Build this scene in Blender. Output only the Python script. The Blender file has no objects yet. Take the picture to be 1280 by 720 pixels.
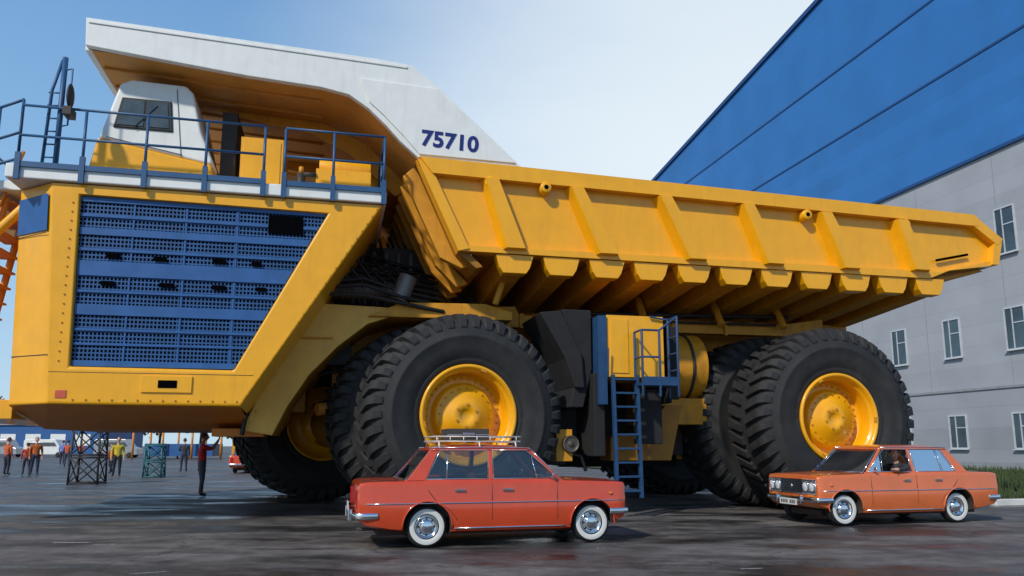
import bpy, math, random
import bmesh
from mathutils import Vector, Matrix
random.seed(7)
sc=bpy.context.scene
COL=sc.collection
# ------------------------------------------------------------------ materials
MATS={}
def mat(name,col,rough=0.5,metal=0.0,var=0.12,vscale=3.0,bump=0.0,bscale=20.0,coat=0.0,dirt=0.0,dirtcol=(0.12,0.10,0.08),streak=False,spec=0.5):
    if name in MATS: return MATS[name]
    m=bpy.data.materials.new(name); m.use_nodes=True
    nt=m.node_tree; n=nt.nodes; l=nt.links
    p=n["Principled BSDF"]
    p.inputs["Roughness"].default_value=rough; p.inputs["Metallic"].default_value=metal
    p.inputs["Coat Weight"].default_value=coat; p.inputs["Coat Roughness"].default_value=0.08
    p.inputs["Specular IOR Level"].default_value=spec
    tc=n.new("ShaderNodeTexCoord")
    nz=n.new("ShaderNodeTexNoise"); nz.inputs["Scale"].default_value=vscale; nz.inputs["Detail"].default_value=6; nz.inputs["Roughness"].default_value=0.6
    l.new(tc.outputs["Object"],nz.inputs["Vector"])
    rp=n.new("ShaderNodeMapRange"); rp.inputs[1].default_value=0.3; rp.inputs[2].default_value=0.7
    rp.inputs[3].default_value=1-var; rp.inputs[4].default_value=1+var
    l.new(nz.outputs["Fac"],rp.inputs[0])
    mx=n.new("ShaderNodeVectorMath"); mx.operation='SCALE'; mx.inputs[0].default_value=col[:3]
    l.new(rp.outputs[0],mx.inputs["Scale"])
    last=mx.outputs[0]
    if dirt>0:
        n2=n.new("ShaderNodeTexNoise"); n2.inputs["Scale"].default_value=1.6; n2.inputs["Detail"].default_value=9; n2.inputs["Roughness"].default_value=0.7
        mp=n.new("ShaderNodeMapping"); mp.inputs["Scale"].default_value=(3.5,3.5,0.45) if streak else (1,1,1)
        l.new(tc.outputs["Object"],mp.inputs[0]); l.new(mp.outputs[0],n2.inputs["Vector"])
        r2=n.new("ShaderNodeMapRange"); r2.inputs[1].default_value=0.5; r2.inputs[2].default_value=0.78; r2.inputs[3].default_value=0; r2.inputs[4].default_value=dirt
        l.new(n2.outputs["Fac"],r2.inputs[0])
        mm=n.new("ShaderNodeMix"); mm.data_type='RGBA'
        l.new(r2.outputs[0],mm.inputs[0]); l.new(last,mm.inputs[6]); mm.inputs[7].default_value=(*dirtcol,1)
        last=mm.outputs[2]
    l.new(last,p.inputs["Base Color"])
    rr=n.new("ShaderNodeMapRange"); rr.inputs[3].default_value=max(0.02,rough-0.08); rr.inputs[4].default_value=min(1,rough+0.12)
    l.new(nz.outputs["Fac"],rr.inputs[0]); l.new(rr.outputs[0],p.inputs["Roughness"])
    if bump>0:
        n3=n.new("ShaderNodeTexNoise"); n3.inputs["Scale"].default_value=bscale; n3.inputs["Detail"].default_value=5
        l.new(tc.outputs["Object"],n3.inputs["Vector"])
        b=n.new("ShaderNodeBump"); b.inputs["Strength"].default_value=bump; b.inputs["Distance"].default_value=0.02
        l.new(n3.outputs["Fac"],b.inputs["Height"]); l.new(b.outputs[0],p.inputs["Normal"])
    MATS[name]=m
    return m
YEL=mat("yellow_paint",(0.88,0.405,0.003),0.33,var=0.05,coat=0.3,dirt=0.28,dirtcol=(0.50,0.21,0.01),streak=True,bump=0.08,bscale=3)
YELD=mat("yellow_paint_worn_shaded",(0.62,0.27,0.010),0.55,var=0.14,dirt=0.6,dirtcol=(0.20,0.095,0.02),streak=True)  # streaked darker yellow; shade of frame, ribs and headboard painted into it
UND=mat("yellow_underside_shaded",(0.34,0.145,0.010),0.65,var=0.15,dirt=0.7,dirtcol=(0.11,0.05,0.012))  # shade under the bed and between ribs painted into the yellow, plus dirt
CRM=mat("cream_yellow_paint",(0.76,0.42,0.06),0.5,var=0.08,dirt=0.4,dirtcol=(0.33,0.18,0.05))
ORG=mat("orange_paint",(0.62,0.22,0.02),0.5,dirt=0.4,dirtcol=(0.2,0.08,0.02))
CANU=mat("canopy_underside_shaded",(0.64,0.29,0.05),0.6,var=0.1,dirt=0.5,dirtcol=(0.3,0.14,0.05))  # canopy's yellow underside, its shade mixed into the base colour
WHT=mat("white_paint",(0.78,0.79,0.75),0.45,var=0.04,dirt=0.3,dirtcol=(0.45,0.43,0.36),streak=True)
BLU=mat("blue_paint",(0.02,0.10,0.29),0.45,var=0.12,dirt=0.35,dirtcol=(0.02,0.04,0.08),streak=True)
RBL=mat("rail_blue",(0.02,0.085,0.20),0.45,var=0.1)
BLK=mat("black_rubber",(0.019,0.019,0.019),0.75,var=0.25,bump=0.2,bscale=14,dirt=0.5,dirtcol=(0.06,0.054,0.047))
DRK=mat("dark_steel",(0.03,0.028,0.026),0.6,var=0.3)
GRM=mat("greasy_metal",(0.10,0.085,0.07),0.5,metal=0.4,var=0.3)
HOSE=mat("hose_black",(0.012,0.012,0.012),0.5)
FLAP=mat("mud_flap_rubber",(0.011,0.011,0.012),0.8,var=.3,dirt=.4,dirtcol=(.032,.029,.025),bump=.3,bscale=4)
CHR=mat("chrome",(0.75,0.76,0.78),0.12,metal=1.0,var=0.03)
VOID=mat("dark_void",(0.003,0.003,0.004),1.0,spec=0.0)
DBL=mat("decal_dark_blue",(0.01,0.02,0.16),0.4)
# ------------------------------------------------------------------ builder
class B:
    def __init__(s): s.v=[];s.f=[];s.m=[];s.s=[]
    def add(s,vs,fs,m=0,sm=False):
        o=len(s.v); s.v+= [tuple(p) for p in vs]
        for f in fs: s.f.append([o+i for i in f]); s.m.append(m); s.s.append(sm)
    def box(s,c,d,m=0,R=None):
        vs=[]
        for x in(-.5,.5):
            for y in(-.5,.5):
                for z in(-.5,.5):
                    p=Vector((x*d[0],y*d[1],z*d[2]))
                    if R: p=R@p
                    vs.append(Vector(c)+p)
        s.add(vs,[(0,1,3,2),(4,6,7,5),(0,4,5,1),(2,3,7,6),(0,2,6,4),(1,5,7,3)],m)
    def bb(s,x0,x1,y0,y1,z0,z1,m=0): s.box(((x0+x1)/2,(y0+y1)/2,(z0+z1)/2),(abs(x1-x0),abs(y1-y0),abs(z1-z0)),m)
    def prism(s,poly,a0,a1,m=0,ax='y',poly2=None):
        q=poly2 or poly; n=len(poly)
        def mk(p,a):
            if ax=='y': return (p[0],a,p[1])
            if ax=='x': return (a,p[0],p[1])
            return (p[0],p[1],a)
        vs=[mk(p,a0) for p in poly]+[mk(p,a1) for p in q]
        fs=[tuple(range(n)),tuple(range(2*n-1,n-1,-1))]+[(i,(i+1)%n,n+(i+1)%n,n+i) for i in range(n)]
        s.add(vs,fs,m)
    def tube(s,pts,r,m=0,n=8,closed=False):
        P=[Vector(p) for p in pts]; k=len(P); rs=r if isinstance(r,(list,tuple)) else [r]*k
        vs=[];pu=None
        for i in range(k):
            if closed: t=P[(i+1)%k]-P[i-1]
            else: t=P[min(i+1,k-1)]-P[max(i-1,0)]
            t.normalize()
            if pu is None: u=t.orthogonal().normalized()
            else:
                u=pu-t*pu.dot(t)
                u=u.normalized() if u.length>1e-6 else t.orthogonal().normalized()
            pu=u; w=t.cross(u)
            for j in range(n):
                a=2*math.pi*j/n; vs.append(P[i]+(u*math.cos(a)+w*math.sin(a))*rs[i])
        fs=[]
        for i in range(k if closed else k-1):
            b=((i+1)%k)*n
            for j in range(n): fs.append((i*n+j,i*n+(j+1)%n,b+(j+1)%n,b+j))
        s.add(vs,fs,m,True)
        if not closed:
            o=len(s.v)-len(vs)
            s.f.append([o+j for j in range(n)]);s.m.append(m);s.s.append(False)
            s.f.append([o+(k-1)*n+j for j in range(n)]);s.m.append(m);s.s.append(False)
    def lathe(s,prof,m=0,n=48,c=(0,0,0),ax='y',sm=True,mfun=None):
        vs=[]
        for (r,a) in prof:
            for j in range(n):
                t=2*math.pi*j/n; x=r*math.cos(t); z=r*math.sin(t)
                p={'y':(x,a,z),'x':(a,x,z),'z':(x,z,a)}[ax]
                vs.append((p[0]+c[0],p[1]+c[1],p[2]+c[2]))
        o=len(s.v); s.v+=vs
        for i in range(len(prof)-1):
            mi=mfun(i) if mfun else m
            for j in range(n):
                s.f.append([o+i*n+j,o+i*n+(j+1)%n,o+(i+1)*n+(j+1)%n,o+(i+1)*n+j]); s.m.append(mi); s.s.append(sm)
    def ell(s,c,r,m=0,nu=16,nv=10,fn=None):
        vs=[];fs=[]
        for i in range(nv+1):
            ph=math.pi*i/nv
            for j in range(nu):
                t=2*math.pi*j/nu
                p=Vector((math.sin(ph)*math.cos(t),math.sin(ph)*math.sin(t),math.cos(ph)))
                if fn: p=fn(p)
                vs.append((c[0]+p.x*r[0],c[1]+p.y*r[1],c[2]+p.z*r[2]))
        for i in range(nv):
            for j in range(nu): fs.append((i*nu+j,i*nu+(j+1)%nu,(i+1)*nu+(j+1)%nu,(i+1)*nu+j))
        s.add(vs,fs,m,True)
    def build(s,name,mats,parent=None,bevel=0,seg=2,mx=None,merge=True):
        me=bpy.data.meshes.new(name); me.from_pydata(s.v,[],s.f)
        for q in mats: me.materials.append(q)
        me.polygons.foreach_set("material_index",s.m); me.polygons.foreach_set("use_smooth",s.s)
        bm=bmesh.new(); bm.from_mesh(me)
        bmesh.ops.remove_doubles(bm,verts=bm.verts,dist=1e-5) if merge else None
        bmesh.ops.recalc_face_normals(bm,faces=bm.faces)
        bm.to_mesh(me); bm.free(); me.update()
        ob=bpy.data.objects.new(name,me); COL.objects.link(ob)
        if parent: ob.parent=parent
        if mx is not None: ob.matrix_local=mx
        if bevel:
            b=ob.modifiers.new("b","BEVEL"); b.width=bevel; b.segments=seg; b.limit_method='ANGLE'; b.angle_limit=math.radians(35)
        return ob
def empty(name,loc=(0,0,0),rz=0,parent=None):
    e=bpy.data.objects.new(name,None); COL.objects.link(e); e.location=loc; e.rotation_euler=(0,0,rz); e.empty_display_size=0.3
    if parent: e.parent=parent
    return e
def inst(ob,name,mx,parent):
    o=bpy.data.objects.new(name,ob.data); COL.objects.link(o); o.parent=parent; o.matrix_local=mx
    return o
# ------------------------------------------------------------------ camera
cam=bpy.data.cameras.new("camera"); co=bpy.data.objects.new("camera",cam); COL.objects.link(co)
co.location=(0,0,1.42); co.rotation_euler=(math.radians(99),0,0); cam.lens=26.72; cam.sensor_width=36; cam.shift_y=0.0363; cam.clip_end=3000
sc.camera=co
sc.view_settings.view_transform='Standard'; sc.view_settings.look='None'; sc.view_settings.exposure=0
# ------------------------------------------------------------------ world
EL=math.radians(40); AZ=math.radians(-146)
w=bpy.data.worlds.new("World"); sc.world=w; w.use_nodes=True
nt=w.node_tree; n=nt.nodes; l=nt.links; bg=n["Background"]
sky=n.new("ShaderNodeTexSky"); sky.sky_type='NISHITA'; sky.sun_disc=False; sky.sun_elevation=EL; sky.sun_rotation=AZ; sky.air_density=1.0; sky.dust_density=0.4; sky.ozone_density=2.0
tc=n.new("ShaderNodeTexCoord"); sxyz=n.new("ShaderNodeSeparateXYZ"); l.new(tc.outputs["Generated"],sxyz.inputs[0])
dt=n.new("ShaderNodeVectorMath"); dt.operation='DOT_PRODUCT'; l.new(tc.outputs["Generated"],dt.inputs[0]); dt.inputs[1].default_value=Vector((0.36,0.88,0.20)).normalized()
nz=n.new("ShaderNodeTexNoise"); nz.inputs["Scale"].default_value=2.2; nz.inputs["Detail"].default_value=4
mpp=n.new("ShaderNodeMapping"); mpp.inputs["Scale"].default_value=(1,1,3.2); l.new(tc.outputs["Generated"],mpp.inputs[0]); l.new(mpp.outputs[0],nz.inputs["Vector"])
ad=n.new("ShaderNodeMath"); ad.operation='MULTIPLY_ADD'; l.new(nz.outputs["Fac"],ad.inputs[0]); ad.inputs[1].default_value=0.09; l.new(dt.outputs["Value"],ad.inputs[2])
rz_=n.new("ShaderNodeValToRGB"); rz_.color_ramp.elements[0].position=0.0; rz_.color_ramp.elements[0].color=(0.50,0.70,0.86,1); rz_.color_ramp.elements[1].position=0.75; rz_.color_ramp.elements[1].color=(0.07,0.22,0.54,1)
e_=rz_.color_ramp.elements.new(0.33); e_.color=(0.25,0.48,0.78,1); l.new(sxyz.outputs[2],rz_.inputs[0])
scv=n.new("ShaderNodeVectorMath"); scv.operation='SCALE'; l.new(rz_.outputs[0],scv.inputs[0]); scv.inputs["Scale"].default_value=8.0
mxa=n.new("ShaderNodeMix"); mxa.data_type='RGBA'; mxa.inputs[0].default_value=0.85; l.new(sky.outputs[0],mxa.inputs[6]); l.new(scv.outputs[0],mxa.inputs[7])
mr=n.new("ShaderNodeMapRange"); mr.interpolation_type='SMOOTHSTEP'; mr.inputs[1].default_value=0.74; mr.inputs[2].default_value=1.05; mr.inputs[3].default_value=0.0; mr.inputs[4].default_value=0.90
l.new(ad.outputs[0],mr.inputs[0])
mx=n.new("ShaderNodeMix"); mx.data_type='RGBA'; l.new(mr.outputs[0],mx.inputs[0]); l.new(mxa.outputs[2],mx.inputs[6]); mx.inputs[7].default_value=(6.7,7.35,7.7,1)
l.new(mx.outputs[2],bg.inputs[0]); bg.inputs[1].default_value=0.128
sun=bpy.data.lights.new("sun","SUN"); sun.energy=3.3; sun.angle=math.radians(2.5); sun.color=(1,0.94,0.85)
so=bpy.data.objects.new("sun",sun); COL.objects.link(so)
d=Vector((math.cos(EL)*math.sin(AZ),math.cos(EL)*math.cos(AZ),math.sin(EL))); so.rotation_euler=d.to_track_quat('Z','Y').to_euler(); so.location=(-20,-30,40)
# ------------------------------------------------------------------ ground
gm=bpy.data.materials.new("asphalt"); gm.use_nodes=True; nt=gm.node_tree; n=nt.nodes; l=nt.links; p=n["Principled BSDF"]
tc=n.new("ShaderNodeTexCoord")
def noise(sc_,det,rough=0.6,vec=None):
    q=n.new("ShaderNodeTexNoise"); q.inputs["Scale"].default_value=sc_; q.inputs["Detail"].default_value=det; q.inputs["Roughness"].default_value=rough; l.new(vec or tc.outputs["Object"],q.inputs["Vector"]); return q
mpg=n.new("ShaderNodeMapping"); mpg.inputs["Scale"].default_value=(0.55,1.5,1); mpg.inputs["Rotation"].default_value=(0,0,0.2); l.new(tc.outputs["Object"],mpg.inputs[0])
a=noise(0.42,9,0.68,mpg.outputs[0]); b=noise(1.8,9,0.78); c=noise(55,3)
cr=n.new("ShaderNodeValToRGB"); cr.color_ramp.elements[0].position=0.42; cr.color_ramp.elements[0].color=(0.032,0.030,0.029,1); cr.color_ramp.elements[1].position=0.58; cr.color_ramp.elements[1].color=(0.125,0.114,0.104,1)
l.new(a.outputs["Fac"],cr.inputs[0])
m1=n.new("ShaderNodeMapRange"); m1.inputs[1].default_value=0.35;m1.inputs[2].default_value=0.65;m1.inputs[3].default_value=0.55;m1.inputs[4].default_value=1.45; l.new(b.outputs["Fac"],m1.inputs[0])
m2=n.new("ShaderNodeMapRange"); m2.inputs[3].default_value=0.5;m2.inputs[4].default_value=1.5; l.new(c.outputs["Fac"],m2.inputs[0])
mu=n.new("ShaderNodeMath"); mu.operation='MULTIPLY'; l.new(m1.outputs[0],mu.inputs[0]); l.new(m2.outputs[0],mu.inputs[1])
vo=n.new("ShaderNodeTexVoronoi"); vo.feature='DISTANCE_TO_EDGE'; vo.inputs["Scale"].default_value=0.16
dn=noise(0.9,5); vm=n.new("ShaderNodeVectorMath"); vm.operation='MULTIPLY_ADD'; l.new(dn.outputs["Color"],vm.inputs[0]); vm.inputs[1].default_value=(2.4,2.4,0); l.new(tc.outputs["Object"],vm.inputs[2]); l.new(vm.outputs[0],vo.inputs["Vector"])
m3=n.new("ShaderNodeMapRange"); m3.inputs[1].default_value=0.0;m3.inputs[2].default_value=0.007;m3.inputs[3].default_value=0.4;m3.inputs[4].default_value=1.0; l.new(vo.outputs["Distance"],m3.inputs[0])
mu2=n.new("ShaderNodeMath"); mu2.operation='MULTIPLY'; l.new(mu.outputs[0],mu2.inputs[0]); l.new(m3.outputs[0],mu2.inputs[1])
st=noise(0.55,6,0.6,mpg.outputs[0]); m5=n.new("ShaderNodeMapRange"); m5.inputs[1].default_value=0.55;m5.inputs[2].default_value=0.63;m5.inputs[3].default_value=1.0;m5.inputs[4].default_value=0.42; l.new(st.outputs["Fac"],m5.inputs[0])
mu3=n.new("ShaderNodeMath"); mu3.operation='MULTIPLY'; l.new(mu2.outputs[0],mu3.inputs[0]); l.new(m5.outputs[0],mu3.inputs[1])
sv=n.new("ShaderNodeVectorMath"); sv.operation='SCALE'; l.new(cr.outputs[0],sv.inputs[0]); l.new(mu3.outputs[0],sv.inputs["Scale"]); l.new(sv.outputs[0],p.inputs["Base Color"])
m4=n.new("ShaderNodeMapRange"); m4.inputs[1].default_value=0.40;m4.inputs[2].default_value=0.58;m4.inputs[3].default_value=0.36;m4.inputs[4].default_value=0.85; l.new(a.outputs["Fac"],m4.inputs[0])
mw=n.new("ShaderNodeMath"); mw.operation='MULTIPLY'; l.new(m4.outputs[0],mw.inputs[0]); l.new(m5.outputs[0],mw.inputs[1]); l.new(mw.outputs[0],p.inputs["Roughness"])
bp=n.new("ShaderNodeBump"); bp.inputs["Strength"].default_value=0.45; bp.inputs["Distance"].default_value=0.008; l.new(c.outputs["Fac"],bp.inputs["Height"]); l.new(bp.outputs[0],p.inputs["Normal"])
g=B(); g.add([(-900,-300,0),(900,-300,0),(900,1500,0),(-900,1500,0)],[(0,1,2,3)]); g.build("ground",[gm])
# ------------------------------------------------------------------ truck frame
ANG=math.radians(13.05)
T=empty("mining_dump_truck",(-0.89,14.94,0),ANG)
W=9.4
def make_tyre():
    b=B(); TW=1.46
    half=[(0.96,0.13),(1.03,0.075),(1.10,0.045),(1.12,0.055),(1.14,0.035),(1.35,0.0),(1.52,-0.015),(1.54,-0.025),(1.57,-0.025),(1.59,-0.01),(1.70,0.02),(1.80,0.06),(1.88,0.12),(1.93,0.20),(1.94,0.35),(1.945,TW/2)]
    prof=half+[(r,TW-y) for r,y in half[:-1][::-1]]
    b.lathe(prof,0,n=120)
    N=42
    for side in(0,1):
        for k in range(N):
            t0=2*math.pi*(k+0.5*side)/N
            sk=0.10; w0=0.068; pts=[]
            secs=[(0.015,1.735,1.775),(0.045,1.80,1.90),(0.10,1.86,1.985),(0.17,1.90,2.02),(0.62,1.93,2.03)]
            for i,(y,r0,r1) in enumerate(secs):
                off=sk*(y/0.6)
                hw=w0*(0.70 if i==0 else 0.85 if i==1 else 0.92)
                if i==4: hw*=0.8
                yy=y if side==0 else TW-y
                for (da,r) in((-hw,r0),(hw,r0),(hw*0.85,r1),(-hw*0.85,r1)):
                    a_=t0+off+da*0.8
                    pts.append((r*math.cos(a_),yy,r*math.sin(a_)))
            fs=[(0,1,2,3),(16,19,18,17)]
            for i in range(4):
                o=i*4
                for j in range(4): fs.append((o+j,o+(j+1)%4,o+4+(j+1)%4,o+4+j))
            b.add(pts,fs,0)
    return b
def make_rim():
    b=B(); TW=1.46
    k_=0.965
    prof=[(0.975,0.16),(1.03,0.10),(1.035,0.06),(1.01,0.035),(0.965,0.04),(0.945,0.08),(0.93,0.14),(0.90,0.15),(0.885,0.18),(0.865,0.42),(0.85,0.50),(0.70,0.52),(0.66,0.50),(0.64,0.36),(0.61,0.33),(0.50,0.32),(0.48,0.29),(0.34,0.285),(0.30,0.24),(0.14,0.235),(0.12,0.26),(0.001,0.26)]
    b.lathe([(r*k_,a) for r,a in prof],0,n=72)
    b.lathe([(0.94,TW-.16),(0.99,TW-.10),(0.98,TW-.04),(0.95,TW-.06),(0.9,TW-.16),(0.86,TW-.45),(0.5,TW-.5),(0.48,TW-.2),(0.3,TW-.18),(0.001,TW-.18)],0,n=48)
    for k in range(32):
        t=2*math.pi*k/32; b.lathe([(0.001,0.485),(0.022,0.485),(0.022,0.53)],1,n=6,c=(0.75*math.cos(t),0,0.75*math.sin(t)),sm=False)
    for k in range(20):
        t=2*math.pi*k/20; b.lathe([(0.001,0.30),(0.018,0.30),(0.018,0.335)],1,n=6,c=(0.54*math.cos(t),0,0.54*math.sin(t)),sm=False)
    for k in range(6):
        t=2*math.pi*k/6+.3; b.lathe([(0.001,0.215),(0.03,0.215),(0.03,0.25)],1,n=8,c=(0.22*math.cos(t),0,0.22*math.sin(t)),sm=False)
    for k in range(3):
        t=2*math.pi*k/3+1.1; R=Matrix.Rotation(-t,3,'Y'); b.box((0.925*math.cos(t),0.06,0.925*math.sin(t)),(0.05,0.05,0.12),1,R)
    return b
tyre0=make_tyre().build("tyre_template",[BLK],T); rim0=make_rim().build("rim_template",[YEL,YELD],T)
def wheel(nm,u,v,yaw,far=False,first=[True]):
    M=Matrix.Translation((u,v,2.005))@Matrix.Rotation(yaw+(math.pi if far else 0),4,'Z')@Matrix.Rotation(random.random()*6,4,'Y')
    if first[0]:
        tyre0.name=nm+"_tyre"; rim0.name=nm+"_rim"; tyre0.matrix_local=M; rim0.matrix_local=M; first[0]=False
    else:
        inst(tyre0,nm+"_tyre",M,T); inst(rim0,nm+"_rim",M,T)
y1=math.radians(9)
wheel("front_outer_wheel",0.06,-0.12,y1)
s=1.66; wheel("front_inner_wheel",0.06-s*math.sin(y1)-0.32,s*math.cos(y1)-.12,y1)
y2=math.radians(14)
wheel("far_front_inner_wheel",-3.1,7.75,y2,True); wheel("far_front_outer_wheel",-3.1-1.6*math.sin(y2),7.75+1.6*math.cos(y2),y2,True)
y3=math.radians(2)
wheel("rear_outer_wheel",8.27,-0.12,y3); wheel("rear_inner_wheel",7.72,s-.1,y3+.03)
wheel("far_rear_inner_wheel",7.6,7.8,0,True); wheel("far_rear_outer_wheel",7.5,9.4,0,True)
b=B()
b.tube([(-0.3,1.2,2.015),(-1.6,4.4,2.0),(-2.9,7.6,2.015)],[0.62,0.75,0.62],0,20)
b.tube([(8.1,1.2,2.015),(7.6,8.2,2.015)],0.72,0,20)
b.bb(-2.6,-0.6,3.6,5.8,1.5,3.2,0); b.bb(7.2,8.8,3.6,5.8,1.5,3.3,0)
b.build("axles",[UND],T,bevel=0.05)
b=B()
for v0,v1 in((3.35,3.95),(5.45,6.05)):
    b.prism([(-6.5,2.2),(-5.8,1.8),(-3.8,1.8),(-2.8,3.35),(9.9,3.5),(9.9,4.42),(-3.2,4.42),(-6.5,4.1)],v0,v1,0)
b.bb(2.6,3.6,3.4,6.0,2.6,3.9,0); b.bb(5.2,6.2,3.95,5.45,3.5,4.3,0); b.bb(-4.2,-3.2,3.95,5.45,2.2,4.0,0)
b.prism([(-2.9,4.42),(1.5,4.62),(1.6,4.42),(4.4,4.32),(8.5,4.45),(9.6,4.62),(9.6,4.15),(-2.9,4.12)],2.2,2.5,0)
b.prism([(-1.9,4.10),(-1.2,4.42),(0.6,4.46),(1.2,4.30),(1.2,4.12)],1.2,2.2,0)
for u in(-1.4,0.2,1.6,5.4,6.8): b.bb(u,u+.09,2.12,2.2,4.1,4.45,0)
b.tube([(2.7,2.15,4.5),(8.6,2.15,4.62)],.05,1,8); b.tube([(2.7,2.1,4.36),(8.2,2.1,4.40)],.03,1,8)
for u,v in((4.6,1.9),(6.6,1.9),(8.3,1.9)): b.tube([(u,v,4.3),(u,v+.4,4.95)],.09,0,10)
b.build("main_frame",[YELD,HOSE],T,bevel=0.03)
b=B()
b.tube([(-2.9,1.7,4.72),(-1.0,1.7,4.72)],0.2,0,16); b.tube([(-1.35,1.7,4.72),(-1.3,1.7,4.72)],0.27,1,16)
for k in range(11): b.tube([(-2.7+.12*k,1.7,4.72),(-2.66+.12*k,1.7,4.72)],0.225,0,16)
b.tube([(-2.4,2.4,5.1),(-0.7,2.4,5.15)],0.14,0,12)
b.tube([(-1.25,1.5,4.5),(-1.05,1.5,5.05)],0.2,3,14)
for k in range(9):
    z=4.5+0.17*k; y=1.0+0.22*k
    b.tube([(-2.9+0.1*k,y,z),(-2.0,y,z+0.12*math.sin(k)),(-1.2,y+.1,z-0.12),(-0.3,y+.2,z-0.25)],0.045,1,6)
for k in range(6):
    b.tube([(-2.9+.25*k,1.4+.2*k,6.1),(-2.8+.25*k,1.3+.2*k,5.4+.1*(k%3)),(-2.3+.25*k,1.5,4.9),(-2.2+.25*k,1.6,4.4)],0.035,1,6)
for v in(3.9,5.5):
    b.tube([(2.2,v-.6,3.2),(0.6,v-.6,5.0)],0.2,0,14)
b.tube([(0.75,0.9,4.4),(0.95,0.9,5.0)],0.07,2,8)
b.bb(-2.9,-0.4,2.8,6.4,4.5,6.0,1)
b.bb(-4.6,-2.2,2.6,6.6,3.2,6.1,1)
for k in range(6): b.box((-2.3+0.28*k,2.72,5.2),(0.1,0.14,1.3),0)
b.build("hydraulics_and_hoses",[GRM,HOSE,YELD,mat("grey_metal",(.2,.2,.19),.5,metal=.5)],T,bevel=0.01)
# --- radiator housing
def mesh_mat():
    m=bpy.data.materials.new("perforated_blue"); m.use_nodes=True; nt=m.node_tree; n=nt.nodes; l=nt.links; p=n["Principled BSDF"]; p.inputs["Roughness"].default_value=0.5
    tc=n.new("ShaderNodeTexCoord"); sx=n.new("ShaderNodeSeparateXYZ"); l.new(tc.outputs["Object"],sx.inputs[0])
    def fr(o,per,duty):
        a=n.new("ShaderNodeMath"); a.operation='DIVIDE'; l.new(o,a.inputs[0]); a.inputs[1].default_value=per
        f=n.new("ShaderNodeMath"); f.operation='FRACT'; l.new(a.outputs[0],f.inputs[0])
        g=n.new("ShaderNodeMath"); g.operation='GREATER_THAN'; l.new(f.outputs[0],g.inputs[0]); g.inputs[1].default_value=duty; return g.outputs[0]
    h=fr(sx.outputs[0],0.066,0.36); v=fr(sx.outputs[2],0.078,0.36)
    mu=n.new("ShaderNodeMath"); mu.operation='MULTIPLY'; l.new(h,mu.inputs[0]); l.new(v,mu.inputs[1])
    nz=n.new("ShaderNodeTexNoise"); nz.inputs["Scale"].default_value=2.0; l.new(tc.outputs["Object"],nz.inputs["Vector"])
    sc_=n.new("ShaderNodeMapRange"); sc_.inputs[3].default_value=0.6; sc_.inputs[4].default_value=1.3; l.new(nz.outputs["Fac"],sc_.inputs[0])
    vv=n.new("ShaderNodeVectorMath"); vv.operation='SCALE'; vv.inputs[0].default_value=(0.016,0.085,0.24); l.new(sc_.outputs[0],vv.inputs["Scale"])
    mx=n.new("ShaderNodeMix"); mx.data_type='RGBA'; l.new(mu.outputs[0],mx.inputs[0]); l.new(vv.outputs[0],mx.inputs[6]); mx.inputs[7].default_value=(0.002,0.004,0.008,1)
    l.new(mx.outputs[2],p.inputs["Base Color"])
    iv=n.new("ShaderNodeMath"); iv.operation='SUBTRACT'; iv.inputs[0].default_value=1; l.new(mu.outputs[0],iv.inputs[1])
    sp=n.new("ShaderNodeMath"); sp.operation='MULTIPLY'; sp.inputs[1].default_value=0.5; l.new(iv.outputs[0],sp.inputs[0]); l.new(sp.outputs[0],p.inputs["Specular IOR Level"])
    bp=n.new("ShaderNodeBump"); bp.inputs["Distance"].default_value=0.02; bp.inputs["Strength"].default_value=0.8; l.new(iv.outputs[0],bp.inputs["Height"]); l.new(bp.outputs[0],p.inputs["Normal"])
    return m
PERF=mesh_mat()
GP=[(-7.18,5.95),(-2.77,5.90),(-4.35,2.79),(-7.10,2.80)]
OP=[(-7.66,6.14),(-1.72,6.14),(-4.20,2.13),(-7.40,2.13)]
b=B()
vs=[(p[0],0,p[1]) for p in OP]+[(p[0],0,p[1]) for p in GP]+[(p[0],0.1,p[1]) for p in GP]
fs=[(i,(i+1)%4,4+(i+1)%4,4+i) for i in range(4)]+[(4+i,4+(i+1)%4,8+(i+1)%4,8+i) for i in range(4)]
b.add(vs,fs,0)
D=2.5
b.add([(-1.72,0,6.14),(-4.2,0,2.13),(-4.2,D,1.95),(-1.72,D,6.14)],[(0,1,2,3)],0)
b.add([(-4.2,0,2.13),(-7.4,0,2.13),(-8.22,0.62,2.13),(-8.22,D,1.75),(-4.2,D,1.75)],[(0,1,2,3,4)],1)
b.add([(-7.66,0,6.14),(-8.38,.62,6.14),(-8.22,.62,2.13),(-7.4,0,2.13)],[(0,1,2,3)],0)
b.add([(-8.38,.62,6.14),(-8.38,8.8,6.14),(-8.22,8.8,2.13),(-8.22,.62,2.13)],[(0,1,2,3)],0)
b.add([(-4.2,D,1.75),(-4.2,7,1.75),(-8.22,7,1.75),(-8.22,D,1.75)],[(0,1,2,3)],1)
b.add([(-4.2,D,1.75),(-4.2,D,2.5),(-3.0,D,4.2),(-3.0,7,4.2),(-4.2,7,1.75)],[(0,1,2,3,4)],1)
b.prism([(-8.3,6.14),(-1.8,6.14),(-3.0,4.35),(-5.7,4.35),(-6.2,2.13),(-8.2,2.13)],8.7,9.35,0)
b.add([(-8.38,.62,6.14),(-7.66,0,6.14),(-1.72,0,6.14),(-1.72,9.3,6.14),(-8.38,9.3,6.14)],[(0,1,2,3,4)],0)
b.build("radiator_housing",[YEL,ORG],T,bevel=0.04,seg=3)
b=B()
b.add([(p[0],0.1,p[1]) for p in GP],[(0,1,2,3)],1)
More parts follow.
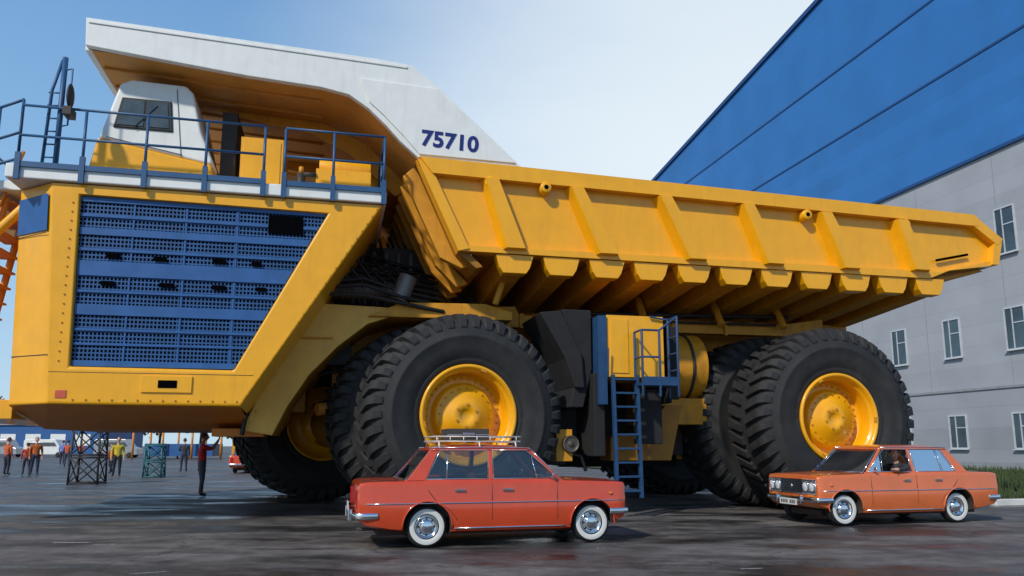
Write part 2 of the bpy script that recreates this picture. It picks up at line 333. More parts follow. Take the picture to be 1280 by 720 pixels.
def gx(z,side):
    t=(z-2.8)/(5.92-2.8)
    return (-7.10-0.08*t) if side==0 else (-4.35+1.58*t)
rows=[(5.93,5.84),(5.62,5.56),(5.36,5.22),(4.98,4.92),(4.74,4.46),(4.20,4.15),(3.94,3.74),(3.50,3.45),(3.24,3.19),(2.92,2.81)]
for z1,z0 in rows:
    b.prism([(gx(z0,0)+.01,z0),(gx(z1,0)+.01,z1),(gx(z1,1)-.01,z1),(gx(z0,1)-.01,z0)],0.07,0.098,0)
for t in(0.24,0.5,0.76):
    xs=-7.1+t*3.4
    for z1,z0 in((5.84,4.74),(4.46,3.94),(3.74,2.92)):
        b.bb(xs-.02+.1*t,xs+.02+.1*t,0.085,0.097,z0,z1,0)
b.build("radiator_grille",[BLU,PERF],T,bevel=0.006,seg=1)
b=B()
for (u,z,a_,h) in((-3.55,5.63,0.66,0.36),(-6.55,4.85,.26,.10),(-5.75,4.83,.25,.09),(-4.72,4.85,.26,.1),(-4.05,4.83,.2,.1),(-6.6,4.33,.25,.09),(-5.6,4.34,.28,.09),(-4.7,4.34,.26,.09),(-3.95,4.34,.2,.08)):
    b.add([(u-a_/2,0.066,z-h/2),(u+a_/2,0.066,z-h/2),(u+a_/2-.02,0.066,z+h/2),(u-a_/2,0.066,z+h/2)],[(0,1,2,3)],0)
b.build("grille_openings",[VOID],T)
b=B()
b.bb(-5.9,-5.05,-0.03,0.02,2.36,2.66,0); b.bb(-5.62,-5.3,-0.04,0.0,2.44,2.58,1)
b.bb(-7.28,-7.1,-0.012,0.0,2.24,2.38,2)
b.build("tow_slot",[YEL,VOID,mat("sticker_red",(0.6,0.1,0.05),0.5)],T,bevel=0.02)
b=B()
b.add([(-7.69,-0.004,5.93),(-8.37,0.60,5.93),(-8.35,0.60,5.25),(-7.66,-0.004,5.25)],[(0,1,2,3)],0)
b.build("corner_panel",[BLU],T)
b=B()
for k in range(26):
    t=k/25; z=2.2+3.85*t; xr=-4.30+2.35*t
    b.box((xr+.12,-0.01,z),(0.03,0.02,0.03),0)
for k in range(14): b.box((-7.0+0.21*k,-0.01,2.22),(0.025,0.02,0.025),0)
for k in range(18): b.box((-7.28,-0.01,2.9+.17*k),(0.022,0.02,0.022),0)
b.build("housing_bolts",[YELD],T)
b=B()
for u0,z0,u1,z1 in((-7.1,2.70,-7.42,2.70),(-4.42,2.70,-4.0,2.70),(-7.1,2.70,-4.42,2.70)):
    b.tube([(u0,0.0,z0),(u1,0.0,z1)],.006,0,4)
b.tube([(-7.67,-.005,5.2),(-8.34,.60,5.2)],.008,0,4); b.tube([(-7.46,-.005,3.0),(-8.25,.60,3.0)],.008,0,4)
b.build("housing_seams",[DRK],T)
# deck
b=B()
b.prism([(-8.4,6.16),(-8.4,6.42),(-1.66,6.38),(-1.66,6.16)],-0.08,9.45,0)
b.bb(-9.9,-8.4,0.7,8.7,6.16,6.34,0)
b.build("deck",[WHT],T,bevel=0.02)
b=B()
for u0,u1 in((-8.2,-3.95),(-3.6,-1.7)):
    b.bb(u0,u1,-0.125,-0.085,6.36,6.46,0)
uu=[-8.2,-7.15,-6.1,-5.05,-4.0,-3.62,-2.7,-1.72]
for u in uu:
    b.bb(u-.045,u+.045,-0.14,-0.08,6.12,6.62,0)
    b.tube([(u,-0.11,6.4),(u,-0.11,7.50)],0.027,0,8)
for u0,u1 in((-8.2,-4.0),(-3.62,-1.72)):
    for z in(7.52,6.95): b.tube([(u0,-0.11,z),(u1,-0.11,z)],0.026,0,8)
for z in(7.52,6.95): b.tube([(-1.72,-0.11,z),(-1.72,2.6,z)],0.026,0,8)
for v in(0.9,1.8,2.6): b.tube([(-1.72,v,6.4),(-1.72,v,7.52)],0.026,0,8)
fp=[(-8.2,-0.11),(-8.75,0.35),(-9.85,0.75)]
for i,(u,v) in enumerate(fp): b.tube([(u,v,6.35),(u,v,7.62)],0.027,0,8)
for z in(7.62,7.0,6.5): b.tube([(u,v,z) for u,v in fp]+[(-9.85,8.6,z)],0.026,0,8)
for v in(1.8,2.9,4.0,5.1,6.2,7.3,8.5): b.tube([(-9.85,v,6.35),(-9.85,v,7.62)],0.026,0,8)
for u in(-8.9,-9.4): b.tube([(u,0.55,6.35),(u,0.55,7.62)],0.026,0,8)
b.tube([(-7.62,-0.02,6.4),(-7.62,-0.02,8.55)],0.05,0,8); b.tube([(-7.85,0.0,6.4),(-7.80,0.0,7.9),(-7.66,-0.02,8.5)],0.03,0,8)
b.tube([(-7.62,-0.02,8.3),(-7.45,-0.12,8.3),(-7.45,-0.12,7.2),(-7.62,-0.02,7.2)],0.018,0,6)
for k in range(6): b.tube([(-7.85,0,6.6+.25*k),(-7.62,-0.02,6.6+.25*k)],0.015,0,6)
b.build("deck_railing",[RBL],T,bevel=0)
b=B()
b.ell((-7.44,-0.14,7.75),(0.05,0.16,0.24),0); b.bb(-7.5,-7.36,-0.3,0.0,7.35,7.5,0)
b.build("mirror",[DRK],T)
b=B()
for dv in(0,0.9):
    b.tube([(-8.75,1.0+dv,6.1),(-9.35,1.0+dv,2.2)],0.07,0,8)
for k in range(13):
    t=k/12; b.bb(-8.95-0.6*t,-8.6-0.6*t,1.0,1.9,6.0-3.7*t,6.04-3.7*t,0)
b.tube([(-8.5,0.9,7.0),(-9.2,0.85,4.5),(-9.3,0.85,2.3)],0.035,0,8)
b.bb(-9.8,-8.25,0.9,8.5,1.9,2.25,1); b.bb(-8.6,-8.25,2.5,6.9,2.2,6.0,1)
b.tube([(-8.3,0.75,5.9),(-8.9,0.8,5.2),(-9.1,0.8,3.6)],0.09,1,10)
b.build("front_stairs",[ORG,YEL],T,bevel=0.01)
# cab
b=B()
y0,y1_=0.55,2.7
side=[(-7.12,7.28),(-6.82,8.42),(-6.62,8.52),(-5.62,8.50),(-5.48,8.36),(-5.28,7.55),(-5.05,7.0),(-5.05,6.9)]
b.prism(side,y0,y1_,0)
b.prism([(-7.3,6.42),(-7.14,7.275),(-5.045,6.895),(-4.98,6.42)],y0-.02,y1_+.02,1)
b.build("cab_shell",[WHT,YEL],T,bevel=0.05,seg=4)
b=B()
b.prism([(-6.88,7.50),(-6.76,8.13),(-5.86,8.13),(-5.80,7.50)],y0-.03,y0+.02,0)
b.build("cab_window_frame",[HOSE],T,bevel=0.02)
GLS=mat("dark_glass",(0.06,0.075,0.08),0.06,var=0.4,spec=0.9)
b=B()
b.prism([(-6.81,7.56),(-6.71,8.08),(-6.34,8.08),(-6.34,7.56)],y0-.042,y0-.02,0)
b.prism([(-6.29,7.56),(-6.29,8.08),(-5.93,8.08),(-5.87,7.56)],y0-.042,y0-.02,0)
b.add([(-7.11,y0+.2,7.5),(-6.87,y0+.2,8.3),(-6.87,y1_-.2,8.3),(-7.11,y1_-.2,7.5)],[(0,1,2,3)],0)
b.build("cab_glass",[GLS],T)
b=B()
for u in(-6.6,-6.1,-5.75):
    b.tube([(u,1.0,8.5),(u,1.0,8.62)],0.03,0,8)
b.tube([(-6.5,y0-.05,7.52),(-6.1,y0-.05,8.0)],0.008,1,6)
b.tube([(-5.62,y0-.01,7.0),(-5.78,y0-.01,8.4)],0.006,1,6); b.tube([(-6.98,y0-.01,7.3),(-5.6,y0-.01,7.05)],0.006,1,6)
b.build("cab_lights",[DRK,HOSE],T)
b=B()
b.bb(-4.55,-3.72,0.75,2.2,6.42,7.62,0); b.bb(-4.50,-3.77,0.735,0.75,6.55,7.55,0)
b.bb(-3.05,-1.95,0.55,1.6,6.42,7.0,0); b.tube([(-3.0,1.0,7.15),(-1.95,1.0,7.15)],0.22,0,20)
b.bb(-5.0,-4.7,1.2,3.2,6.42,8.3,1); b.bb(-4.2,-2.0,2.8,4.2,6.42,7.6,0)
b.prism([(-2.4,6.42),(-1.75,6.42),(-1.4,7.4),(-2.0,7.7)],2.3,6.8,0)
b.build("deck_equipment",[YEL,DRK],T,bevel=0.03)
b=B()
b.tube([(-3.35,0.7,6.42),(-3.35,0.7,6.9)],0.09,0,12); b.tube([(-3.3,0.55,6.85),(-3.05,0.55,6.85)],0.05,0,8); b.tube([(-3.35,0.7,6.9),(-3.35,0.7,7.05)],0.05,1,8)
b.bb(-3.5,-3.2,0.6,0.9,6.6,6.7,0)
b.build("deck_valves",[DRK,YELD],T)
# canopy
top=[(-7.35,9.42),(-1.95,9.24),(-1.2,9.18),(-0.6,8.72),(1.12,7.18)]
bot=[(-7.32,8.86),(-4.4,8.58),(-3.0,8.50),(-2.45,8.40),(-2.05,8.14),(-1.7,7.82),(-1.4,7.50),(-1.05,7.22)]
b=B()
poly=top+[(-1.05,7.20)]+bot[:-1][::-1]
for v0,v1 in((0,0.14),(W-.14,W)): b.prism(poly,v0,v1,0)
for i in range(len(top)-1):
    (a0,z0),(a1,z1)=top[i],top[i+1]
    b.prism([(a0,z0-.01),(a1,z1-.01),(a1-.03,z1-.10),(a0,z0-.10)],0.141,W-.141,0)
b.bb(-7.36,-7.24,0.141,W-.141,8.82,9.38,0)
b.build("canopy",[WHT],T,bevel=0.02)
b=B()
b.prism([(-2.25,8.76),(-0.68,8.70),(1.0,7.24),(-1.02,7.26),(-1.35,7.62),(-1.75,8.02),(-2.05,8.28)],-0.035,-0.002,0)
b.prism([(-7.3,9.36),(-1.3,9.14),(-1.3,9.09),(-7.3,9.31)],-.02,-.001,0)
b.build("number_panel",[WHT],T,bevel=0.008)
b=B()
und=[(-7.24,8.84),(-4.4,8.66),(-3.0,8.60),(-2.45,8.48),(-2.05,8.2),(-1.7,7.9),(-1.4,7.6),(-1.05,7.26)]
for i in range(len(und)-1):
    (a0,z0),(a1,z1)=und[i],und[i+1]
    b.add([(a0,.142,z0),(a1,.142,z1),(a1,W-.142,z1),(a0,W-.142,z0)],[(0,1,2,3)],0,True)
for k in range(1,12):
    v=k*0.8; b.prism([(-7.2,8.83),(-3.0,8.59),(-3.0,8.54),(-7.2,8.78)],v-.03,v+.03,0)
for v in(2.0,4.7,7.4):
    b.prism([(-5.6,8.70),(-3.0,8.59),(-2.0,8.15),(-1.0,7.2),(-1.35,7.0),(-2.3,7.85),(-3.2,8.3),(-4.5,8.5)],v-.04,v+.04,1)
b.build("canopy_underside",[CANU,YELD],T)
tcv=bpy.data.curves.new("number","FONT"); tcv.body="75710"; tcv.size=0.46; tcv.extrude=0.004; tcv.offset=0.014; tcv.space_character=1.02
to=bpy.data.objects.new("number_tmp",tcv); COL.objects.link(to); bpy.context.view_layer.update()
dg=bpy.context.evaluated_depsgraph_get(); me=bpy.data.meshes.new_from_object(to.evaluated_get(dg)); bpy.data.objects.remove(to)
me.materials.clear(); me.materials.append(DBL); to=bpy.data.objects.new("number_lettering",me); COL.objects.link(to); to.parent=T
xs=[v.co.x for v in me.vertices]; sx=1.18/(max(xs)-min(xs))
to.matrix_local=Matrix.Translation((-1.0,-0.042,7.46))@Matrix.Rotation(math.radians(2.5),4,'Y')@Matrix.Rotation(math.radians(90),4,'X')@Matrix.Diagonal((sx,1,1,1))
# bed sides
SP=[(-1.08,7.17),(12.25,6.86),(13.0,6.32),(12.85,5.72),(11.5,5.52),(10.9,5.30),(-0.18,5.30)]
b=B()
for v0,v1 in((0.10,0.26),(W-.26,W-.10)): b.prism(SP,v0,v1,0)
for v0,v1 in((-0.10,0.30),(W-.30,W+.10)):
    b.prism([(-1.02,7.19),(12.28,6.90),(12.42,6.80),(12.38,6.62),(-0.75,6.86)],v0,v1,0)
    b.prism([(12.28,6.90),(13.06,6.34),(12.9,6.18),(12.2,6.66)],v0+.01,v1,0)
    b.prism([(13.05,6.33),(12.88,5.70),(12.7,5.70),(12.82,6.25)],v0+.02,v1,0)
    b.prism([(-0.16,5.30),(-0.22,5.42),(11.3,5.46),(12.86,5.84),(12.84,5.70),(11.5,5.50),(10.95,5.285)],v0+.08,v1-.05,0)
    b.prism([(-1.06,7.15),(-0.85,7.15),(0.02,5.35),(-0.2,5.29)],v0+.05,v1,0)
def posts(vf,sgn):
    P=[(0.30,0.72,5.36),(2.12,2.72,5.36),(4.12,4.75,5.36),(6.10,6.62,5.36),(8.05,8.55,5.36),(10.05,10.42,5.42)]
    for (tu,bu,zb) in P:
        zt=6.86-0.0215*(tu+1)
        base=[(tu-.04,zt),(tu+.40,zt),(bu+.56,zb),(bu-.05,zb)]
        topf=[(tu+.04,zt),(tu+.30,zt),(bu+.44,zb+.03),(bu+.06,zb+.03)]
        b.prism(base,vf,vf-sgn*0.26,0,poly2=topf)
posts(0.10,1); posts(W-.10,-1)
b.build("bed_sides",[YEL],T,bevel=0.015)
b=B()
for u,z in((0.45,6.76),(1.62,6.74),(7.75,6.58),(10.35,6.53)):
    b.lathe([(0.001,-0.125),(0.10,-0.125),(0.12,-0.11),(0.13,0.12)],0,n=18,c=(u,0,z)); b.lathe([(0.001,-0.13),(0.05,-0.13),(0.05,-.12)],1,n=14,c=(u,0,z))
b.tube([(11.2,.02,5.74),(12.1,.02,5.93)],.03,1,6)
b.build("lifting_lugs",[YEL,VOID],T)
# floor + ribs
b=B()
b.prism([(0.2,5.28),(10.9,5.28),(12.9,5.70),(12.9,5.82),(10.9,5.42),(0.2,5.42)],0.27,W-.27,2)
for k in range(11):
    c=0.98+1.0*k
    for v0,v1 in((0.02,0.30),(W-.30,W-.02)):
        b.prism([(c-.40,5.285),(c+.40,5.285),(c+.32,5.02),(c+.24,4.90),(c-.24,4.90),(c-.32,5.02)],v0,v1,0)
    A=[(c-.30,5.27),(c+.30,5.27),(c+.21,4.92),(c-.21,4.92)]; Cc=[(c-.30,5.27),(c+.30,5.27),(c+.21,4.66),(c-.21,4.66)]
    b.prism(A,0.31,3.3,1,poly2=Cc); b.prism(Cc,3.301,6.1,1); b.prism(Cc,6.101,W-.31,1,poly2=A)
b.bb(0.4,11.2,3.4,3.9,4.45,4.70,1); b.bb(0.4,11.2,5.5,6.0,4.45,4.70,1)
b.prism([(10.9,5.27),(11.4,5.27),(12.8,5.62),(12.6,5.68)],0.31,W-.31,1)
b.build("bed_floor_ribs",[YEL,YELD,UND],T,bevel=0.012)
# headboard
b=B()
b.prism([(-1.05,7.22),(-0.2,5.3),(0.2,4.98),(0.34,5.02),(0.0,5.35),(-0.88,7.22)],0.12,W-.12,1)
for k in range(13):
    v=0.55+k*0.7
    lo=5.05 if k==0 else 4.8
    b.prism([(-1.05,7.18),(-1.30,6.95),(-0.50,5.25),(-0.05,lo),(0.2,lo+.08),(-0.2,5.3)],v-.09,v+.09,0)
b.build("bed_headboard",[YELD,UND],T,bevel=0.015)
# fender / wheel-arch panel
b=B()
arch=[(-3.15,4.35),(-4.30,1.72),(-3.72,1.62),(-3.45,2.2),(-3.05,2.85),(-2.5,3.45),(-1.9,3.95),(-0.9,4.30)]
b.prism(arch,1.3,1.55,0); b.prism(arch,1.55,3.3,1)
b.tube([(-3.55,1.27,3.6),(-2.6,1.27,3.62)],0.02,1,6); b.tube([(-4.28,1.2,1.62),(-4.2,1.2,2.2)],0.05,2,6)
for k in range(6): b.box((-4.05+.19*k,1.285,2.1+.42*k),(.03,.03,.03),1)
b.build("wheel_arch_panel",[CRM,YELD,HOSE],T,bevel=0.02)
b=B()
for (u,z) in ((-2.9,3.0),(-2.75,2.6),(-3.0,2.3)):
    b.tube([(u,3.0,z),(u+.9,2.9,z+.25),(u+1.2,3.1,z-.2)],0.05,0,8)
b.bb(-2.6,-2.0,3.2,3.34,2.4,3.2,1); b.tube([(-2.9,2.6,2.2),(-1.6,3.2,2.4)],0.14,1,12)
b.bb(-4.9,-3.9,1.6,2.4,1.6,1.76,1)
b.build("steering_parts",[HOSE,ORG],T,bevel=0.01)
# mid section
b=B()
b.bb(2.95,4.22,0.05,1.6,2.82,4.12,0); b.bb(3.02,3.42,0.03,0.05,2.9,4.04,0)
b.tube([(4.3,2.1,3.25),(5.9,2.1,3.25)],0.80,1,32)
for u in(4.6,5.5): b.tube([(u,2.1,3.25),(u+.07,2.1,3.25)],0.83,2,32)
b.bb(4.3,5.9,1.5,2.8,1.9,2.5,1)
b.bb(2.6,5.7,2.4,3.3,1.2,2.6,2); b.bb(3.0,3.9,6.2,9.0,1.5,4.0,1)
b.bb(1.9,2.5,1.6,2.6,1.0,2.2,2)
b.prism([(3.3,1.1),(3.3,1.6),(4.1,1.7),(4.6,2.3),(5.0,2.3),(4.7,1.1)],.9,1.6,3)
b.build("hydraulic_tank_and_cabinet",[YEL,YELD,DRK,UND],T,bevel=0.04,seg=3)
b=B()
b.prism([(2.05,4.25),(2.70,4.25),(2.70,3.0),(2.5,2.2),(2.2,2.2),(2.4,3.0)],0.3,2.6,0)
b.prism([(1.55,4.15),(2.0,4.2),(2.45,3.3),(2.5,2.6),(2.3,2.6),(2.1,3.2)],0.2,1.8,0)
b.bb(3.60,4.25,0.3,0.34,1.45,2.6,0); b.bb(4.34,4.40,0.1,1.4,2.3,4.0,0); b.bb(4.42,4.75,.5,.54,2.4,4.0,0)
b.bb(2.66,2.9,0.1,1.3,1.2,2.9,0); b.bb(2.9,6.0,3.4,3.6,0.9,3.4,0)
b.build("mud_flaps",[FLAP],T,bevel=0.02)
b=B()
b.bb(2.74,2.93,0.0,0.05,2.25,4.10,0); b.bb(2.74,2.79,0.0,0.9,2.25,4.10,0)
for u in(2.98,3.5): b.prism([(u,2.85),(u+.06,2.85),(u+.10,0.38),(u+.04,0.38)],-0.16,-0.04,0)
for k in range(9): b.bb(3.03,3.55,-0.15,0.0,0.5+0.28*k,0.54+0.28*k,0)
b.bb(3.50,4.32,-0.45,0.05,2.62,2.68,0); b.bb(3.5,4.32,-0.46,-0.44,2.62,2.80,0)
for (u,v,z1) in((3.52,-.44,3.75),(4.3,-.44,4.05),(3.9,-.44,3.75),(4.3,0.0,4.05),(3.52,-.05,3.75)): b.tube([(u,v,2.4),(u,v,z1)],0.028,0,8)
for z in(3.75,3.2): b.tube([(3.52,-.05,z),(3.52,-.44,z),(3.9,-.44,z)],0.024,0,8)
b.tube([(3.9,-.44,3.75),(4.3,-.44,4.05),(4.3,0,4.05),(3.9,0,4.1)],0.024,0,8)
for z in(2.95,3.3,3.65): b.tube([(4.3,-.44,z),(4.3,0,z)],0.02,0,6)
b.tube([(2.92,-0.06,2.8),(2.92,-.1,3.4)],0.02,0,6)
b.build("access_ladder",[mat("ladder_dark_blue",(0.014,0.055,0.14),.5,var=.2)],T,bevel=0.006)
b=B()
b.lathe([(0.001,-.0),(.05,-.0),(.06,.02),(.13,.02),(.15,0),(.17,0),(.18,.05),(.18,.25)],0,n=20,c=(2.25,0.35,1.45)); b.bb(1.95,2.3,0.45,1.3,1.1,1.75,1); b.tube([(2.1,.5,1.3),(2.5,.5,1.2),(2.6,.5,.9)],.04,2,6)
b.build("electric_motor_end",[GRM,YELD,HOSE],T,bevel=0.01)
# ------------------------------------------------------------------ building
def wall_mat(name,col,period,axis,depth=0.012,var=0.06,rough=0.5,lo=0.84):
    m=bpy.data.materials.new(name); m.use_nodes=True; nt=m.node_tree; n=nt.nodes; l=nt.links; p=n["Principled BSDF"]; p.inputs["Roughness"].default_value=rough
    tc=n.new("ShaderNodeTexCoord"); sx=n.new("ShaderNodeSeparateXYZ"); l.new(tc.outputs["Object"],sx.inputs[0])
    a=n.new("ShaderNodeMath"); a.operation='DIVIDE'; l.new(sx.outputs[axis],a.inputs[0]); a.inputs[1].default_value=period
    f=n.new("ShaderNodeMath"); f.operation='FRACT'; l.new(a.outputs[0],f.inputs[0])
    g=n.new("ShaderNodeMapRange"); l.new(f.outputs[0],g.inputs[0]); g.inputs[1].default_value=0.0; g.inputs[2].default_value=0.05; g.inputs[3].default_value=lo; g.inputs[4].default_value=1
    nz=n.new("ShaderNodeTexNoise"); nz.inputs["Scale"].default_value=0.35; nz.inputs["Detail"].default_value=8; l.new(tc.outputs["Object"],nz.inputs["Vector"])
    r=n.new("ShaderNodeMapRange"); r.inputs[1].default_value=0.3; r.inputs[2].default_value=0.7; r.inputs[3].default_value=1-var; r.inputs[4].default_value=1+var; l.new(nz.outputs["Fac"],r.inputs[0])
    fl=n.new("ShaderNodeMath"); fl.operation='FLOOR'; l.new(a.outputs[0],fl.inputs[0]); wn=n.new("ShaderNodeTexWhiteNoise"); wn.noise_dimensions='1D'; l.new(fl.outputs[0],wn.inputs["W"])
    r2=n.new("ShaderNodeMapRange"); r2.inputs[3].default_value=1-var*.6; r2.inputs[4].default_value=1+var*.6; l.new(wn.outputs["Value"],r2.inputs[0])
    m1=n.new("ShaderNodeMath"); m1.operation='MULTIPLY'; l.new(r.outputs[0],m1.inputs[0]); l.new(r2.outputs[0],m1.inputs[1])
    m2=n.new("ShaderNodeMath"); m2.operation='MULTIPLY'; l.new(m1.outputs[0],m2.inputs[0]); l.new(g.outputs[0],m2.inputs[1])
    v=n.new("ShaderNodeVectorMath"); v.operation='SCALE'; v.inputs[0].default_value=col; l.new(m2.outputs[0],v.inputs["Scale"]); l.new(v.outputs[0],p.inputs["Base Color"])
    bp=n.new("ShaderNodeBump"); bp.inputs["Distance"].default_value=depth; bp.inputs["Strength"].default_value=0.5; l.new(g.outputs[0],bp.inputs["Height"]); l.new(bp.outputs[0],p.inputs["Normal"])
    return m
BB=empty("industrial_building",(-0.89,14.94,0),ANG)
WB=wall_mat("blue_cladding",(0.03,0.165,0.44),1.15,2,lo=.90,var=.08); WG=wall_mat("grey_panels",(0.36,0.365,0.39),1.2,2,var=0.09)
WG2=wall_mat("grey_panels_low",(0.31,0.315,0.34),1.2,2,var=0.1)
U0=34.13
b=B()
b.prism([(6,0),(6,18.3),(110,18.3),(110,0)],U0,U0+30,0,ax='x')
b.prism([(6,18.3),(6,39.5),(110,28.2),(110,18.3)],U0-.05,U0+30,1,ax='x')
b.bb(U0-.14,U0,6,110,0,4.6,2)
b.build("walls",[WG,WB,WG2],BB)
b=B()
b.prism([(6,39.5),(6,39.9),(110,28.6),(110,28.2)],U0-.25,U0+30.2,0,ax='x')
for z in(29.8,24.5): b.bb(U0-.10,U0-.05,6,110,z-.07,z+.07,0)
b.bb(U0-.16,U0-.05,6,110,18.2,18.40,0); b.bb(U0-.22,U0,6,110,4.6,4.75,1); b.bb(U0-.2,U0-.14,6,110,0,0.5,1)
for v in range(8,110,6): b.bb(U0-.012,U0,v-.02,v+.02,4.76,18.19,1)
b.build("trim",[mat("trim_dark_blue",(0.012,0.06,0.19),0.5),mat("trim_grey",(0.27,0.28,0.29),0.6)],BB)
b=B(); gl=B(); bl=B(); rw=random.Random(5)
WX=[19.5+4.5*k for k in range(16)]+[15.0,10.5]
for v in WX:
    for (z0,z1,off) in((1.3,3.15,0.14),(6.75,9.0,0.0),(12.2,14.75,0.0)):
        hw=0.60; x=U0-off; fw=.08
        b.bb(x-.08,x+.0,v-hw-fw,v-hw,z0-fw,z1+fw,0); b.bb(x-.08,x,v+hw,v+hw+fw,z0-fw,z1+fw,0)
        b.bb(x-.08,x,v-hw,v+hw,z1,z1+fw,0); b.bb(x-.08,x,v-hw,v+hw,z0-fw,z0,0); b.bb(x-.2,x-.08,v-hw-.12,v+hw+.12,z0-fw-.05,z0-fw,0)
        b.bb(x-.07,x,v+.12,v+.18,z0,z1,0); b.bb(x-.065,x,v-hw,v+.12,z0+(z1-z0)*.62,z0+(z1-z0)*.62+.06,0)
        gl.bb(x-.03,x-.005,v-hw,v+hw,z0,z1,0)
        if rw.random()<.5:
            q=rw.uniform(.2,.6); bl.bb(x-.034,x-.031,v-hw,v+hw,z1-(z1-z0)*q,z1,0)
b.build("window_frames",[mat("window_white",(0.50,0.52,0.55),0.4)],BB)
gl.build("window_glass",[mat("window_glass",(0.05,0.08,0.10),0.10,var=0.6,vscale=0.4,spec=0.6)],BB)
bl.build("window_blinds",[mat("blind_cloth",(0.22,0.24,0.25),0.5,var=.2)],BB)
# ------------------------------------------------------------------ lawn + kerb
LM=mat("grass",(0.045,0.07,0.02),0.9,var=0.5,vscale=3,bump=0.8,bscale=30)
def tl(u,v,z=0):
    c,s_=math.cos(ANG),math.sin(ANG); return (-0.89+u*c-v*s_,14.94+u*s_+v*c,z)
b=B(); q=[tl(13.2,1.05,.06),tl(33.9,1.05,.06),tl(33.9,80,.06),tl(13.2,80,.06)]
b.add(q,[(0,1,2,3)],0)
for _ in range(14000):
    u=random.uniform(13.3,33.8); v=1.1+random.random()**1.5*26; h=random.uniform(.08,.38); a_=random.random()*6.28; x,y,_z=tl(u,v); r=.03
    b.add([(x-r*math.cos(a_),y-r*math.sin(a_),.05),(x+r*math.cos(a_),y+r*math.sin(a_),.05),(x+random.uniform(-.08,.08),y+random.uniform(-.08,.08),.06+h)],[(0,1,2)],0)
b.build("lawn",[LM],merge=False)
K=empty("kerb",(-0.89,14.94,0),ANG); b=B()
for k in range(20): b.bb(13.0+1.05*k,13.0+1.05*k+1.035,0.8,1.0,-.02,.14,0)
b.build("kerb_stones",[mat("kerb_concrete",(0.6,0.59,0.55),0.8,var=.15,bump=.3)],K,bevel=.02)
# ------------------------------------------------------------------ cars
def glassmat():
    m=bpy.data.materials.new("car_glass"); m.use_nodes=True; nt=m.node_tree; n=nt.nodes; l=nt.links; n.remove(n["Principled BSDF"])
    t=n.new("ShaderNodeBsdfTransparent"); t.inputs[0].default_value=(0.60,0.66,0.65,1); g=n.new("ShaderNodeBsdfGlossy"); g.inputs["Roughness"].default_value=0.02
    fr=n.new("ShaderNodeFresnel"); fr.inputs[0].default_value=1.5; ad=n.new("ShaderNodeMath"); ad.operation='MULTIPLY_ADD'; l.new(fr.outputs[0],ad.inputs[0]); ad.inputs[1].default_value=1.4; ad.inputs[2].default_value=0.08
    mx=n.new("ShaderNodeMixShader"); l.new(ad.outputs[0],mx.inputs[0]); l.new(t.outputs[0],mx.inputs[1]); l.new(g.outputs[0],mx.inputs[2]); l.new(mx.outputs[0],n["Material Output"].inputs[0]); return m
CG=glassmat()
INT=mat("car_interior",(0.05,0.035,0.028),0.8); SEAT=mat("seat_vinyl",(0.10,0.045,0.035),0.6)
WW=mat("whitewall",(0.66,0.66,0.62),0.6,var=.05); TYR=mat("car_tyre",(0.018,0.018,0.018),0.7); LENS=mat("headlight_lens",(0.6,0.63,0.65),0.08,var=.1,spec=.9); AMB=mat("amber_lens",(0.7,0.2,0.02),.2); REDL=mat("red_lens",(0.4,0.01,0.01),.2)
PLT=mat("plate_white",(0.6,0.6,0.58),.4); SIL=mat("grille_silver",(0.42,0.42,0.43),.25,metal=.8)
ZW=1.375
